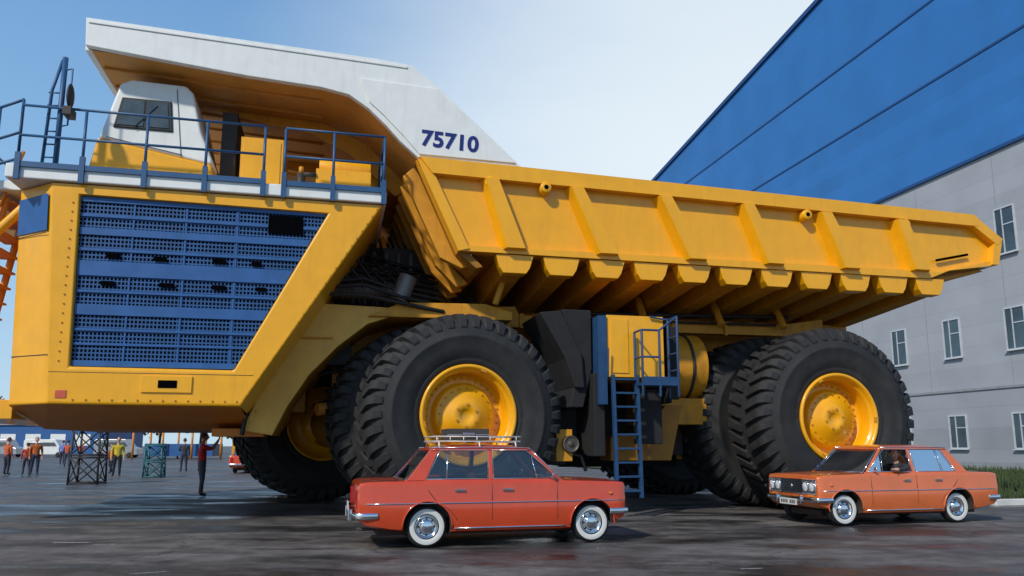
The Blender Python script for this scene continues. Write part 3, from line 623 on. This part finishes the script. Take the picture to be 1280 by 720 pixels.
def car(name,loc,rz,paint,rack=False,quad=False,openwin=False):
    R=empty(name,loc,rz)
    ST=[(0.0,.725,.44,.870),(0.03,.770,.38,.905),(.12,.788,.31,.922),(.45,.80,.25,.928),(.75,.806,.22,.930),(1.1,.81,.20,.930),(1.7,.812,.20,.928),(2.4,.812,.20,.926),(2.95,.808,.20,.920),(3.2,.802,.22,.913),(3.6,.797,.26,.900),(3.84,.790,.31,.890),(3.94,.775,.35,.880),(3.97,.745,.39,.86)]
    def sec(x):
        for i in range(len(ST)-1):
            if ST[i][0]<=x<=ST[i+1][0]:
                t=(x-ST[i][0])/(ST[i+1][0]-ST[i][0]); return [ST[i][k]+(ST[i+1][k]-ST[i][k])*t for k in(1,2,3)]
        return ST[-1][1:]
    def secpts(x):
        w,zb,zt=sec(x); h=zt-zb
        return [(0,zb),(w*.86,zb),(w*.955,zb+.03),(w*.985,zb+.10*h/.7+.02),(w*.998,zb+.38*h),(w,zb+.60*h),(w*.988,zb+.62*h+.015),(w*.982,zt-.075),(w*.975,zt-.028),(w*.955,zt-.008),(w*.90,zt-.002),(w*.45,zt+.010),(0,zt+.014)]
    def ysurf(x,z):
        P=secpts(x)
        for i in range(1,len(P)-1):
            if P[i][1]<=z<=P[i+1][1] and P[i+1][1]>P[i][1]:
                t=(z-P[i][1])/(P[i+1][1]-P[i][1]); return P[i][0]+(P[i+1][0]-P[i][0])*t
        return P[5][0]
    xs=[s_[0] for s_ in ST]; xs=sorted(set(xs+[.25,.35,.6,.9,1.3,1.5,2.0,2.2,2.6,3.0,3.4,3.75]))
    vs=[];fs=[]
    for x in xs:
        P=secpts(x); ring=[(x,-y,z) for y,z in P]+[(x,y,z) for y,z in P[::-1][1:-1]]
        vs+=ring
    NP=len(ring)
    for i in range(len(xs)-1):
        for j in range(NP): fs.append((i*NP+j,i*NP+(j+1)%NP,(i+1)*NP+(j+1)%NP,(i+1)*NP+j))
    fs.append(tuple(range(NP))); fs.append(tuple((len(xs)-1)*NP+j for j in range(NP)))
    b=B(); b.add(vs,fs,0,True); body=b.build("body",[paint],R)
    AX=[0.97,3.43]
    c=B()
    for ax in AX:
        for sy in(-1,1):
            c.lathe([(0.001,sy*.50),(.345,sy*.50),(.345,sy*1.0),(0.001,sy*1.0)],0,n=40,c=(ax,0,.30),sm=True)
    c.prism([(.98,-.66),(2.80,-.66),(2.80,.66),(.98,.66)],.42,1.2,0,ax='z')
    cut=c.build("cut_tmp",[INT])
    cut.parent=R
    md=body.modifiers.new("bo","BOOLEAN"); md.object=cut; md.operation='DIFFERENCE'; md.solver='EXACT'
    bpy.context.view_layer.update(); dg=bpy.context.evaluated_depsgraph_get()
    me=bpy.data.meshes.new_from_object(body.evaluated_get(dg)); body.modifiers.clear(); body.data=me; bpy.data.objects.remove(cut)
    bm=bmesh.new(); bm.from_mesh(me)
    if len(me.materials)<2: me.materials.append(INT)
    for f in bm.faces:
        cc=f.calc_center_median(); nn=f.normal
        inarch=any(abs(math.hypot(cc.x-ax,cc.z-.30)-.345)<.02 and abs(nn.y)<.3 for ax in AX) or (abs(abs(cc.y)-.50)<.01 and abs(nn.y)>.9)
        incab=(.97<cc.x<2.81 and abs(cc.y)<.67 and .41<cc.z<.92)
        f.material_index=1 if (inarch or incab) else 0
    for e in bm.edges:
        if len(e.link_faces)==2 and e.calc_face_angle(0)>math.radians(38): e.smooth=False
    bm.to_mesh(me); bm.free()
    b=B()
    for ax in AX:
        for sy in(-1,1):
            pts=[]
            for k in range(19):
                t=math.radians(-5+190*k/18); x=ax+.35*math.cos(t); z=.30+.35*math.sin(t)
                if z>.26: pts.append((x,sy*(ysurf(x,z)+.002),z))
            b.tube(pts,.012,0,6)
    b.build("arch_lips",[paint],R)
    def ys(z): return .745-(z-.93)*.29
    b=B(); nx,ny=18,14
    x0,x1=1.00,2.56
    vs=[]
    for i in range(nx+1):
        for j in range(ny+1):
            a_=-1+2*i/nx; c_=-1+2*j/ny
            yy=.632*math.copysign(abs(c_)**.9,c_); xx=(x0+x1)/2+(x1-x0)/2*a_*(1-.04*c_*c_)
            vs.append((xx,yy,ZW-.008+.058*(1-abs(a_)**6)*(1-abs(c_)**6)+.012*(1-a_*a_)*(1-c_*c_)))
    fs=[(i*(ny+1)+j,i*(ny+1)+j+1,(i+1)*(ny+1)+j+1,(i+1)*(ny+1)+j) for i in range(nx) for j in range(ny)]
    b.add(vs,fs,0,True)
    ro=b.build("roof",[paint],R); sd=ro.modifiers.new("s","SOLIDIFY"); sd.thickness=.025; sd.offset=-1
    b=B()
    def strip(poly,m=0,t=.028,o=0):
        for sy in(-1,1):
            a=[(x,sy*(ys(z)+o),z) for x,z in poly]; c2=[(x,sy*(ys(z)+o-t),z) for x,z in poly]; k=len(poly)
            b.add(a+c2,[tuple(range(k)),tuple(range(2*k-1,k-1,-1))]+[(i,(i+1)%k,k+(i+1)%k,k+i) for i in range(k)],m)
    strip([(2.97,.91),(2.91,.91),(2.45,ZW),(2.51,ZW)])
    strip([(1.925,.92),(1.86,.92),(1.87,ZW),(1.925,ZW)])
    strip([(.66,.915),(.93,.915),(1.15,ZW),(1.03,ZW)])
    strip([(.60,.90),(3.0,.90),(2.95,.945),(.66,.945)])
    strip([(1.03,ZW-.02),(2.51,ZW-.02),(2.48,ZW+.012),(1.06,ZW+.012)])
    b.build("pillars",[paint],R,bevel=.008)
    b=B()
    for sy in(-1,1):
        def L(pts,r=.007): b.tube([(x,sy*(ys(z)+.004),z) for x,z in pts],r,0,6)
        zt_=ZW-.02
        L([(2.90,.95),(2.44,zt_),(1.93,zt_),(1.93,.95),(2.90,.95)]); L([(1.85,.95),(1.86,zt_),(1.16,zt_),(.95,.95),(1.85,.95)])
        L([(2.58,.95),(2.52,1.27)]); L([(1.24,.95),(1.27,zt_)])
        b.tube([(x,sy*(ysurf(x,.62)+.004),.62) for x in(.12,.4,.8,1.2,1.7,2.3,2.8,3.2,3.6,3.9)],.008,0,6)
        b.tube([(x,sy*(ysurf(x,.27)+.006),.27) for x in(1.35,1.8,2.4,3.0)],.012,0,6)
        for x in(1.42,2.12): b.box((x-.0,sy*(ysurf(x,.80)+.022),.80),(.15,.018,.022),0)
        for x in(1.36,1.48,2.06,2.18): b.box((x,sy*(ysurf(x,.80)+.01),.80),(.02,.03,.025),0)
        b.tube([(1.03,sy*.625,ZW+.012),(1.8,sy*.63,ZW+.022),(2.5,sy*.625,ZW+.012)],.007,0,6)
    for X0,X1,z0,z1 in((2.96,2.52,.94,ZW),(.66,1.04,.94,ZW)):
        b.tube([(X0,-.69,z0),(X0,.69,z0),(X1,.58,z1),(X1,-.58,z1)],.009,0,6,closed=True)
    b.build("chrome_trim",[CHR],R)
    b=B()
    for sy in(-1,1):
        for pts in ([(1.895,z) for z in(.24,.4,.6,.75,.88,.92)],[(2.88,z) for z in(.24,.4,.6,.75,.88,.92)],[(1.38,.24),(1.38,.4),(1.29,.52),(1.08,.66),(.98,.78),(.96,.92)]):
            b.tube([(x,sy*(ysurf(x,z)-.001),z) for x,z in pts],.005,0,6)
    b.tube([(3.02,-.68,.937),(3.02,.68,.937)],.005,0,6); b.tube([(3.02,-.68,.924),(3.4,-.69,.912),(3.91,-.66,.888)],.004,0,6); b.tube([(3.02,.68,.924),(3.4,.69,.912),(3.91,.66,.888)],.004,0,6)
    b.tube([(.56,-.66,.943),(.56,.66,.943)],.005,0,6); b.tube([(.56,-.66,.938),(.1,-.63,.925),(.1,.63,.925),(.56,.66,.938)],.004,0,6)
    for y in(-.35,.15): b.tube([(3.0,y,.95),(2.84,y-.32,1.06)],.007,0,6)
    b.build("panel_gaps",[HOSE],R)
    b=B()
    for sy in(-1,1):
        P=[(1.89,.94),(1.89,ZW-.01),(1.12,ZW-.01),(.86,.94)]; b.add([(x,sy*(ys(z)-.016),z) for x,z in P],[(0,1,2,3)])
        P=[(2.93,.94),(2.55,1.27),(2.59,.94)] if (openwin and sy==1) else [(2.93,.94),(2.46,ZW-.01),(1.89,ZW-.01),(1.89,.94)]
        b.add([(x,sy*(ys(z)-.016),z) for x,z in P],[tuple(range(len(P)))])
    b.add([(2.94,-.70,.94),(2.94,.70,.94),(2.50,.58,ZW),(2.50,-.58,ZW)],[(0,1,2,3)]); b.add([(.68,-.70,.94),(.68,.70,.94),(1.05,.58,ZW),(1.05,-.58,ZW)],[(0,1,2,3)])
    b.build("windows",[CG],R,merge=False)
    b=B()
    for y in(-.34,.34):
        b.prism([(1.72,.45),(1.68,.5),(1.60,1.00),(1.68,1.03),(1.80,.62),(2.22,.60),(2.24,.45)],y-.25,y+.25,0)
    b.prism([(.98,.45),(.85,.96),(.93,1.0),(1.10,.62),(1.45,.60),(1.46,.45)],-.62,.62,0)
    b.prism([(2.74,.6),(2.67,.9),(2.92,.94),(2.96,.9),(2.9,.6)],-.66,.66,1); b.bb(.62,.98,-.64,.64,.9,.945,1)
    b.tube([(2.50+.07*math.sin(t*.4),.34+.19*math.cos(t*.4),.88+.16*math.sin(t*.4)) for t in range(16)],.012,1,6,closed=True); b.tube([(2.50,.34,.88),(2.70,.34,.78)],.02,1,6)
    b.build("seats",[SEAT,INT],R,bevel=.03)
    b=B()
    prof=[(.16,.03),(.175,.015),(.19,.012),(.245,.006),(.262,.015),(.285,.04),(.292,.07),(.292,.13),(.28,.16),(.2,.17)]
    hub=[(.165,.03),(.16,.018),(.150,.022),(.145,.035),(.12,.045),(.10,.045),(.095,.02),(.085,.012),(.06,.004),(.001,.0)]
    for ax in AX:
        for sy in(-1,1):
            yo=.735*sy
            pr=[(r,-sy*a+yo) for r,a in prof]; b.lathe(pr,0,n=40,c=(ax,0,.292),mfun=lambda i:(1 if i in(1,2) else 0))
            b.lathe([(r,-sy*a+yo) for r,a in hub],2,n=32,c=(ax,0,.292))
            for k in range(8):
                t=k*math.pi/4; b.box((ax+.11*math.cos(t),yo-sy*.038,.292+.11*math.sin(t)),(.022,.006,.022),0,Matrix.Rotation(-t,3,'Y'))
            b.box((ax,sy*.45,.292),(.06,.4,.06),0)
    b.build("wheels",[TYR,WW,CHR],R)
    b=B()
    for X,sg in((4.04,1),(-.06,-1)):
        path=[(X-sg*.34,-.795),(X-sg*.14,-.80),(X-sg*.05,-.76),(X-sg*.01,-.60),(X+sg*.005,0),(X-sg*.01,.60),(X-sg*.05,.76),(X-sg*.14,.80),(X-sg*.34,.795)]
        vs=[]
        cs=[(-.015,-.045),(.010,-.04),(.022,0),(.010,.04),(-.015,.045)]
        for i,(x,y) in enumerate(path):
            a0=Vector(path[max(i-1,0)]); a1=Vector(path[min(i+1,len(path)-1)]); t=(a1-a0).normalized(); nn=Vector((t.y,-t.x))*sg
            for o,z in cs: vs.append((x+nn.x*o,y+nn.y*o,.46+z))
        k=5; fs=[(i*k+j,i*k+(j+1)%k,(i+1)*k+(j+1)%k,(i+1)*k+j) for i in range(len(path)-1) for j in range(k)]+[tuple(range(k)),tuple((len(path)-1)*k+j for j in range(k))]
        b.add(vs,fs,0,True)
        for y in(-.36,.36): b.box((X+sg*.015,y,.45),(.06,.045,.16),0)
        for y in(-.3,.3): b.box((X-sg*.06,y,.45),(.10,.04,.05),1)
    b.build("bumpers",[CHR,INT],R,bevel=.012)
    F0=-.08
    b=B()
    b.bb(4.03+F0,4.055+F0,-.70,.70,.56,.81,6)
    b.bb(4.055+F0,4.06+F0,-.33 if quad else -.44,.33 if quad else .44,.575,.795,0)
    for k in range(7): b.bb(4.06+F0,4.07+F0,-.33 if quad else -.44,.33 if quad else .44,.583+.031*k,.592+.031*k,1)
    for k in range(9): b.bb(4.06+F0,4.068+F0,-.32+.08*k-.003,-.32+.08*k+.003,.58,.79,1)
    b.tube([(4.058+F0,-.70,.56),(4.058+F0,.70,.56),(4.058+F0,.70,.81),(4.058+F0,-.70,.81)],.010,1,6,closed=True)
    hl=[(.60,.085),(.42,.085)] if quad else [(.56,.10)]
    for y,r in hl:
        for sy in(-1,1):
            b.lathe([(r+.012,4.05+F0),(r+.012,4.075+F0),(r,4.082+F0),(r-.006,4.072+F0)],1,n=24,c=(0,sy*y,.69),ax='x'); b.lathe([(r-.006,4.072+F0),(r*.6,4.09+F0),(.001,4.096+F0)],2,n=24,c=(0,sy*y,.69),ax='x')
    for sy in(-1,1): b.bb(4.0+F0,4.06+F0,sy*.54-.09,sy*.54+.09,.51,.548,3)
    b.bb(4.065,4.075,-.26,.26,.35,.46,4); b.bb(-.095,-.085,-.15,.15,.50,.62,4)
    for sy in(-1,1): b.bb(-.02,.03,sy*.62-.07,sy*.62+.07,.56,.80,5)
    b.lathe([(.001,4.084+F0),(.03,4.08+F0),(.035,4.06+F0)],1,n=16,c=(0,0,.69),ax='x')
    for sy in(-1,1): b.ell((3.72,sy*.795,.72),(.035,.012,.018),3,8,6)
    b.build("front_and_rear_lamps",[HOSE,CHR,LENS,AMB,PLT,REDL,SIL],R)
    b=B()
    for k in range(8):
        if k==4: continue
        y=-.2+.055*k; b.bb(4.076,4.078,y-.016,y+.016,.375,.435,0)
    b.build("plate_characters",[HOSE],R)
    b=B()
    for sy in(-1,1):
        b.tube([(2.78,sy*.74,.94),(2.80,sy*.80,.98)],.007,0,6); b.ell((2.80,sy*.83,1.0),(.015,.045,.035),0,12,8)
    b.build("wing_mirrors",[CHR],R)
    b=B(); b.bb(.3,3.7,-.45,.45,.16,.26,0); b.tube([(.02,-.4,.25),(.5,-.4,.25)],.025,0,8)
    b.build("underbody",[INT],R)
    if rack:
        b=B()
        for x in(1.15,1.75,2.3):
            b.tube([(x,-.61,1.39),(x,-.58,1.47),(x,.58,1.47),(x,.61,1.39)],.012,0,6)
        for z in(1.48,1.55):
            b.tube([(1.10,-.55,z),(2.38,-.55,z),(2.38,.55,z),(1.10,.55,z)],.011,0,6,closed=True)
        for k in range(7): b.tube([(1.12+.2*k,-.55,1.48),(1.12+.2*k,-.55,1.55)],.007,0,6); b.tube([(1.12+.2*k,.55,1.48),(1.12+.2*k,.55,1.55)],.007,0,6)
        for y in(-.3,0,.3): b.tube([(1.10,y,1.482),(2.38,y,1.482)],.008,0,6)
        b.build("roof_rack",[mat("rack_silver",(0.75,0.72,0.64),.35,metal=.3)],R)
        b=B(); b.bb(1.32,1.95,-.35,.25,1.495,1.67,0); b.tube([(1.53,-.37,1.58),(1.55,-.40,1.60),(1.71,-.40,1.60),(1.73,-.37,1.58)],.01,1,6); b.bb(1.31,1.96,-.36,.26,1.575,1.585,1)
        b.build("suitcase",[mat("suitcase_brown",(0.05,0.045,0.04),.6),CHR],R,bevel=.02)
    return R
RED=mat("car_red_paint",(0.58,0.060,0.014),0.24,var=.07,coat=.8,dirt=.15,dirtcol=(0.3,0.07,0.03))
ORC=mat("car_orange_paint",(0.66,0.145,0.035),0.26,var=.07,coat=.8,dirt=.15,dirtcol=(0.35,0.1,0.04))
car("vintage_sedan",(-2.32,11.43,0),math.radians(15),RED,rack=True)
car2=car("vintage_sedan.001",(9.06,15.50,0),math.radians(195),ORC,quad=True,openwin=True)
car("vintage_sedan.002",(-13.7,39.5,0),math.radians(97),RED)
# ------------------------------------------------------------------ people
SK=mat("skin",(0.60,0.33,0.23),.5,var=.05)
def person(name,loc,rz,J={},top=(.1,.1,.1),pants=(.03,.04,.07),hair=(.03,.02,.015),hy=0,sleeve='top',parent=None,scale=1):
    R=empty(name,loc,rz,parent); R.scale=(scale,)*3
    j=dict(pel=(0,0,.95),ch=(0,.0,1.22),nk=(0,-.01,1.46),hd=(0,.01,1.56),
      lh=(-.10,0,.90),lk=(-.11,.03,.50),la=(-.12,0,.09),lt=(-.14,.15,.04),rh=(.10,0,.90),rk=(.12,.02,.50),ra=(.14,-.03,.09),rt=(.17,.12,.04),
      ls=(-.19,0,1.40),le=(-.25,-.02,1.12),lw=(-.26,.06,.87),lf=(-.26,.09,.78),rs=(.19,0,1.40),re=(.25,-.02,1.12),rw=(.26,.06,.87),rf=(.26,.09,.78))
    j.update(J)
    rad=dict(pel=.145,ch=.165,nk=.062,hd=.058,lh=.11,lk=.070,la=.050,lt=.035,ls=.076,le=.052,lw=.033,lf=.032)
    for k in list(rad):
        if k[0]=='l': rad['r'+k[1:]]=rad[k]
    bones=[('pel','ch','top'),('ch','nk','top'),('nk','hd','skin')]
    for s_ in 'lr': bones+=[('ch',s_+'s','top'),(s_+'s',s_+'e','top'),(s_+'e',s_+'w',sleeve),(s_+'w',s_+'f','skin')]
    for s_ in 'lr': bones+=[('pel',s_+'h','pants'),(s_+'h',s_+'k','pants'),(s_+'k',s_+'a','pants'),(s_+'a',s_+'t','shoe')]
    keys=list(j); me=bpy.data.meshes.new("b"); me.from_pydata([j[k] for k in keys],[(keys.index(a),keys.index(c)) for a,c,_ in bones],[])
    ob=bpy.data.objects.new("tmp",me); COL.objects.link(ob); md=ob.modifiers.new("s","SKIN"); md.use_smooth_shade=True
    for i,k in enumerate(keys):
        sv=me.skin_vertices[0].data[i]; r=rad[k]; sv.radius=(r,r*.8) if k in('pel','ch') else (r,r); sv.use_root=(k=='pel')
    sb=ob.modifiers.new("ss","SUBSURF"); sb.levels=2; sb.render_levels=2
    bpy.context.view_layer.update(); dg=bpy.context.evaluated_depsgraph_get(); m2=bpy.data.meshes.new_from_object(ob.evaluated_get(dg)); bpy.data.objects.remove(ob)
    m2.materials.clear()
    lab=['top','pants','skin','shoe']
    for q in (mat("cloth_%.2f_%.2f_%.2f"%top,top,.85,var=.15,bump=.3,bscale=25),mat("cloth_%.2f_%.2f_%.2f"%pants,pants,.85,var=.2,bump=.3,bscale=25),SK,HOSE): m2.materials.append(q)
    for f in m2.polygons:
        c=f.center; best=9;bl=0
        for a,d_,lb in bones:
            A=Vector(j[a]);D_=Vector(j[d_]); ab=D_-A; t=max(0,min(1,(c-A).dot(ab)/ab.length_squared)); dd=(c-(A+ab*t)).length-.5*(rad[a]*(1-t)+rad[d_]*t)
            if dd<best: best=dd;bl=lab.index(lb)
        f.material_index=bl; f.use_smooth=True
    o=bpy.data.objects.new("figure",m2); COL.objects.link(o); o.parent=R
    b=B(); hm=mat("hair_%.2f_%.2f"%(hair[0],hair[1]),hair,.7,var=.3)
    def hf(p):
        q=p.copy()
        if q.z<0: q.x*=1-.28*(-q.z); q.y*=1-.12*(-q.z)
        return q
    b.ell((0,.02,0),(.078,.10,.122),0,20,14,hf)
    b.ell((0,.005,.028),(.088,.106,.112),1,18,12,lambda p: Vector((p.x,p.y if p.y<.35 else .35+(p.y-.35)*.4,max(p.z,-.55 if p.y<0.1 else .35))))
    b.ell((0,.122,-.012),(.014,.022,.026),0,8,6)
    for sx in(-1,1):
        b.ell((sx*.082,.01,-.01),(.012,.024,.034),0,8,6); b.ell((sx*.031,.108,.012),(.014,.010,.008),2,8,6); b.ell((sx*.031,.116,.012),(.006,.004,.006),3,6,5); b.box((sx*.031,.113,.034),(.034,.008,.007),1)
    b.ell((0,.112,-.058),(.026,.008,.008),4,8,6)
    hd=Vector(j['hd'])+Vector((0,.01,.10))
    b.build("head",[SK,hm,mat("eye_white",(.7,.7,.68),.3),HOSE,mat("lips",(.4,.12,.1),.5)],R,mx=Matrix.Translation(hd)@Matrix.Rotation(hy,4,'Z'))
    b=B()
    for s_ in 'lr':
        f=Vector(j[s_+'f']); wv=(f-Vector(j[s_+'w'])).normalized(); side=wv.cross(Vector((0,0,1)) if abs(wv.z)<.8 else Vector((0,1,0))).normalized(); nn=side.cross(wv)
        for k,(o_,L_) in enumerate(((-.027,.060),(-.009,.072),(.009,.068),(.026,.052))):
            p0=f-wv*.01+side*o_; p1=p0+wv*L_*.6; p2=p1+(wv*.6+nn*.5)*L_*.5; b.tube([p0,p1,p2],[.0095,.0088,.0065],0,6)
        p0=f-wv*.045+side*-.028; b.tube([p0,p0+(wv*.5-side*.8)*.03,p0+(wv*.9-side*.6)*.06],[.011,.010,.008],0,6)
    b.build("fingers",[SK],R)
    return R
R_=person("man_photographing",(-8.75,21.8,0),math.radians(-60),J=dict(le=(-.20,.22,1.30),lw=(-.06,.38,1.52),lf=(-.03,.40,1.58),re=(.20,.22,1.32),rw=(.07,.38,1.53),rf=(.03,.40,1.59),lk=(-.13,.04,.5),la=(-.16,.05,.09),lt=(-.18,.2,.04)),top=(.85,.06,.045),pants=(.10,.11,.15),sleeve='skin',hair=(.10,.06,.04))
b=B(); b.bb(-.075,.075,.415,.43,1.58,1.67,0); b.build("phone",[HOSE],R_,bevel=.004)
ppl=[((-24.6,37.6),-20,(.5,.10,.03),(.03,.03,.05)),((-23.7,37.7),40,(.45,.05,.03),(.05,.05,.08)),((-23.1,37.4),-140,(.5,.12,.02),(.02,.03,.06)),((-30.0,52.0),10,(.5,.1,.05),(.05,.06,.1)),((-20.7,39.9),160,(.35,.04,.04),(.02,.02,.03)),((-18.1,35.4),-150,(.6,.45,.03),(.02,.02,.03)),((-17.9,42.1),30,(.05,.05,.06),(.04,.04,.06)),((-17.0,42.3),-60,(.5,.13,.03),(.03,.03,.05)),((-35,60),0,(.1,.2,.5),(.03,.03,.05)),((-33.6,60),20,(.6,.1,.05),(.1,.1,.12))]
for i,((x,y),a_,t,pn) in enumerate(ppl):
    r=random.Random(i); J={}
    if i%3==0: J=dict(le=(-.27,.05,1.15),lw=(-.14,.22,1.12),lf=(-.08,.27,1.13))
    if i%3==1: J=dict(lk=(-.11,.12,.5),la=(-.12,.15,.09),lt=(-.13,.3,.05),rk=(.12,.0,.5),ra=(.13,-.2,.11),rt=(.15,-.06,.04))
    person("visitor" if i==0 else "visitor.%03d"%i,(x,y,0),math.radians(a_),J=J,top=t,pants=pn,hair=(.03+.1*r.random(),.03,.02),scale=(.97+.06*r.random())*(.86 if i in(1,4) else 1))
D_=person("driver",(1.98,.40,-.20),math.radians(-90),parent=car2,J=dict(pel=(0,-.02,.82),ch=(0,-.05,1.10),nk=(0,-.02,1.30),hd=(0,.01,1.36),lh=(-.1,.08,.80),rh=(.1,.08,.80),lk=(-.12,.42,.84),rk=(.12,.42,.84),la=(-.12,.62,.66),ra=(.12,.62,.66),lt=(-.12,.72,.66),rt=(.12,.72,.66),
   ls=(-.19,-.02,1.24),le=(-.38,.10,1.20),lw=(-.41,.32,1.185),lf=(-.41,.40,1.185),rs=(.19,-.02,1.24),re=(.22,.2,1.05),rw=(.12,.46,1.12),rf=(.10,.54,1.13)),top=(.03,.03,.035),pants=(.02,.02,.03),hair=(.05,.03,.02),hy=math.radians(62))
# ------------------------------------------------------------------ background left
def lattice(name,x,y,wd,ht,m):
    R=empty(name,(x,y,0),.2); b=B(); h=wd/2
    for sx in(-h,h):
        for sy in(-h,h): b.tube([(sx,sy,0),(sx*.9,sy*.9,ht)],.04,0,6)
    N=2
    for k in range(N):
        z0=ht*k/N+.05; z1=ht*(k+1)/N-.05
        for (a0,a1) in(((-h,-h),(h,-h)),((h,-h),(h,h)),((h,h),(-h,h)),((-h,h),(-h,-h))):
            b.tube([(*a0,z0),(*a1,z1)],.026,0,6); b.tube([(*a1,z0),(*a0,z1)],.026,0,6); b.tube([(*a0,z1),(*a1,z1)],.03,0,6); b.tube([(*a0,z0),(*a1,z0)],.03,0,6)
    b.bb(-h,h,-h,h,ht,ht+.06,0); b.build("frame",[m],R)
lattice("steel_trestle",-15.9,29,1.0,2.05,DRK); lattice("steel_trestle.001",-16.1,34.8,.75,1.45,mat("green_blue_paint",(.02,.12,.14),.5))
R=empty("orange_gantry",(-31,82,0),.1); b=B()
for x in range(-9,10,3): b.tube([(x,0,0),(x,0,3.2)],.12,0,8); b.tube([(x,5,0),(x,5,3.2)],.12,0,8)
b.bb(-9.2,9.2,-.2,.2,3.0,3.4,0); b.bb(-9.2,9.2,4.8,5.2,3.0,3.4,0); b.bb(-8,-1,0.5,4.5,.3,1.6,1); b.bb(1,7,.5,4.5,.3,2.0,2)
b.build("gantry_frame",[ORG,BLU,YELD],R)
R=empty("blue_workshop",(-80,120,0),.05); b=B(); b.bb(-9,16,0,14,0,4.6,0); b.prism([(-9.4,4.6),(16.4,4.6),(16.4,4.9),(3.5,5.8),(-9.4,4.9)],-.3,14.3,1)
for k in range(6): b.bb(-7.5+3.8*k,-5.2+3.8*k,-.06,0,1.4,3.2,2)
b.build("workshop_walls",[BLU,mat("roof_grey",(.3,.31,.33),.6),WHT],R)
def van(name,x,y,rz,m):
    R=empty(name,(x,y,0),rz); b=B(); b.prism([(-2.4,.35),(-2.45,2.0),(-2.2,2.15),(1.1,2.15),(1.7,1.3),(2.4,1.1),(2.5,.35)],-.9,.9,0); b.prism([(-2.0,1.25),(-2.0,1.85),(1.05,1.85),(1.45,1.28)],-.91,.91,1)
    for x_ in(-1.5,1.6):
        for y_ in(-.95,.75): b.lathe([(.001,0),(.33,0),(.33,.2),(.001,.2)],2,n=18,c=(x_,y_,.33))
    b.build("van_body",[m,GLS,TYR],R,bevel=.06)
van("parked_van",-56,93,.1,WHT); van("parked_van.001",-63,95,.0,mat("silver_paint",(.35,.36,.38),.3,metal=.4)); van("parked_van.002",-70,96,.15,mat("blue_van_paint",(.03,.1,.3),.3)); van("parked_van.003",-46,90,.1,mat("silver_paint",(.35,.36,.38)))
def leafmat(nm,c1,c2):
    m=bpy.data.materials.new(nm); m.use_nodes=True; nt=m.node_tree; n=nt.nodes; l=nt.links; p=n["Principled BSDF"]; p.inputs["Roughness"].default_value=.8
    g=n.new("ShaderNodeNewGeometry"); cr=n.new("ShaderNodeValToRGB"); cr.color_ramp.elements[0].color=(*c1,1); cr.color_ramp.elements[1].color=(*c2,1); l.new(g.outputs["Random Per Island"],cr.inputs[0]); l.new(cr.outputs[0],p.inputs["Base Color"]); return m
b=B(); rn=random.Random(3)
for i in range(46):
    x=-165+i*5.2+rn.uniform(-2,2); y=145+rn.uniform(-10,14); h=rn.uniform(8,13); mi=1 if rn.random()<.5 else 2
    b.tube([(x,y,0),(x+.2,y,h*.5),(x,y,h*.8)],[.28,.2,.06],0,6)
    for cl in range(9):
        cx=x+rn.gauss(0,1.6); cy=y+rn.gauss(0,1.3); cz=h*rn.uniform(.25,.95); rr=rn.uniform(.9,1.8)
        for q in range(26):
            p=Vector((rn.gauss(0,1),rn.gauss(0,1),rn.gauss(0,.8))).normalized()*rr*rn.uniform(.5,1)
            d1=Vector((rn.gauss(0,1),rn.gauss(0,1),rn.gauss(0,1))).normalized()*.36; d2=d1.orthogonal().normalized()*.32; c=Vector((cx,cy,cz))+p
            b.add([c-d1,c-d2,c+d1,c+d2],[(0,1,2,3)],mi)
b.build("distant_tree_line",[mat("bark",(.06,.045,.035),.9),leafmat("autumn_leaves",(.32,.15,.02),(.12,.09,.02)),leafmat("green_leaves",(.05,.08,.02),(.14,.12,.03))],merge=False)
PM=mat("worn_white_paint",(.42,.41,.38),.8,var=.5,vscale=14)
b=B()
for (x,y,a_,L_,w_) in((-6.5,11.6,.1,.55,.05),(-5.9,11.4,.1,.35,.04),(-4.1,8.9,.5,.4,.03),(2.8,9.2,.2,.3,.03)):
    R=Matrix.Rotation(a_,3,'Z'); P=[R@Vector(q)+Vector((x,y,.004)) for q in((-L_/2,-w_/2,0),(L_*.4,-w_/2,0),(L_/2,w_*.2,0),(L_*.2,w_/2,0),(-L_/2,w_*.4,0))]; b.add(P,[(0,1,2,3,4)])
b.build("painted_marking",[PM],merge=False)
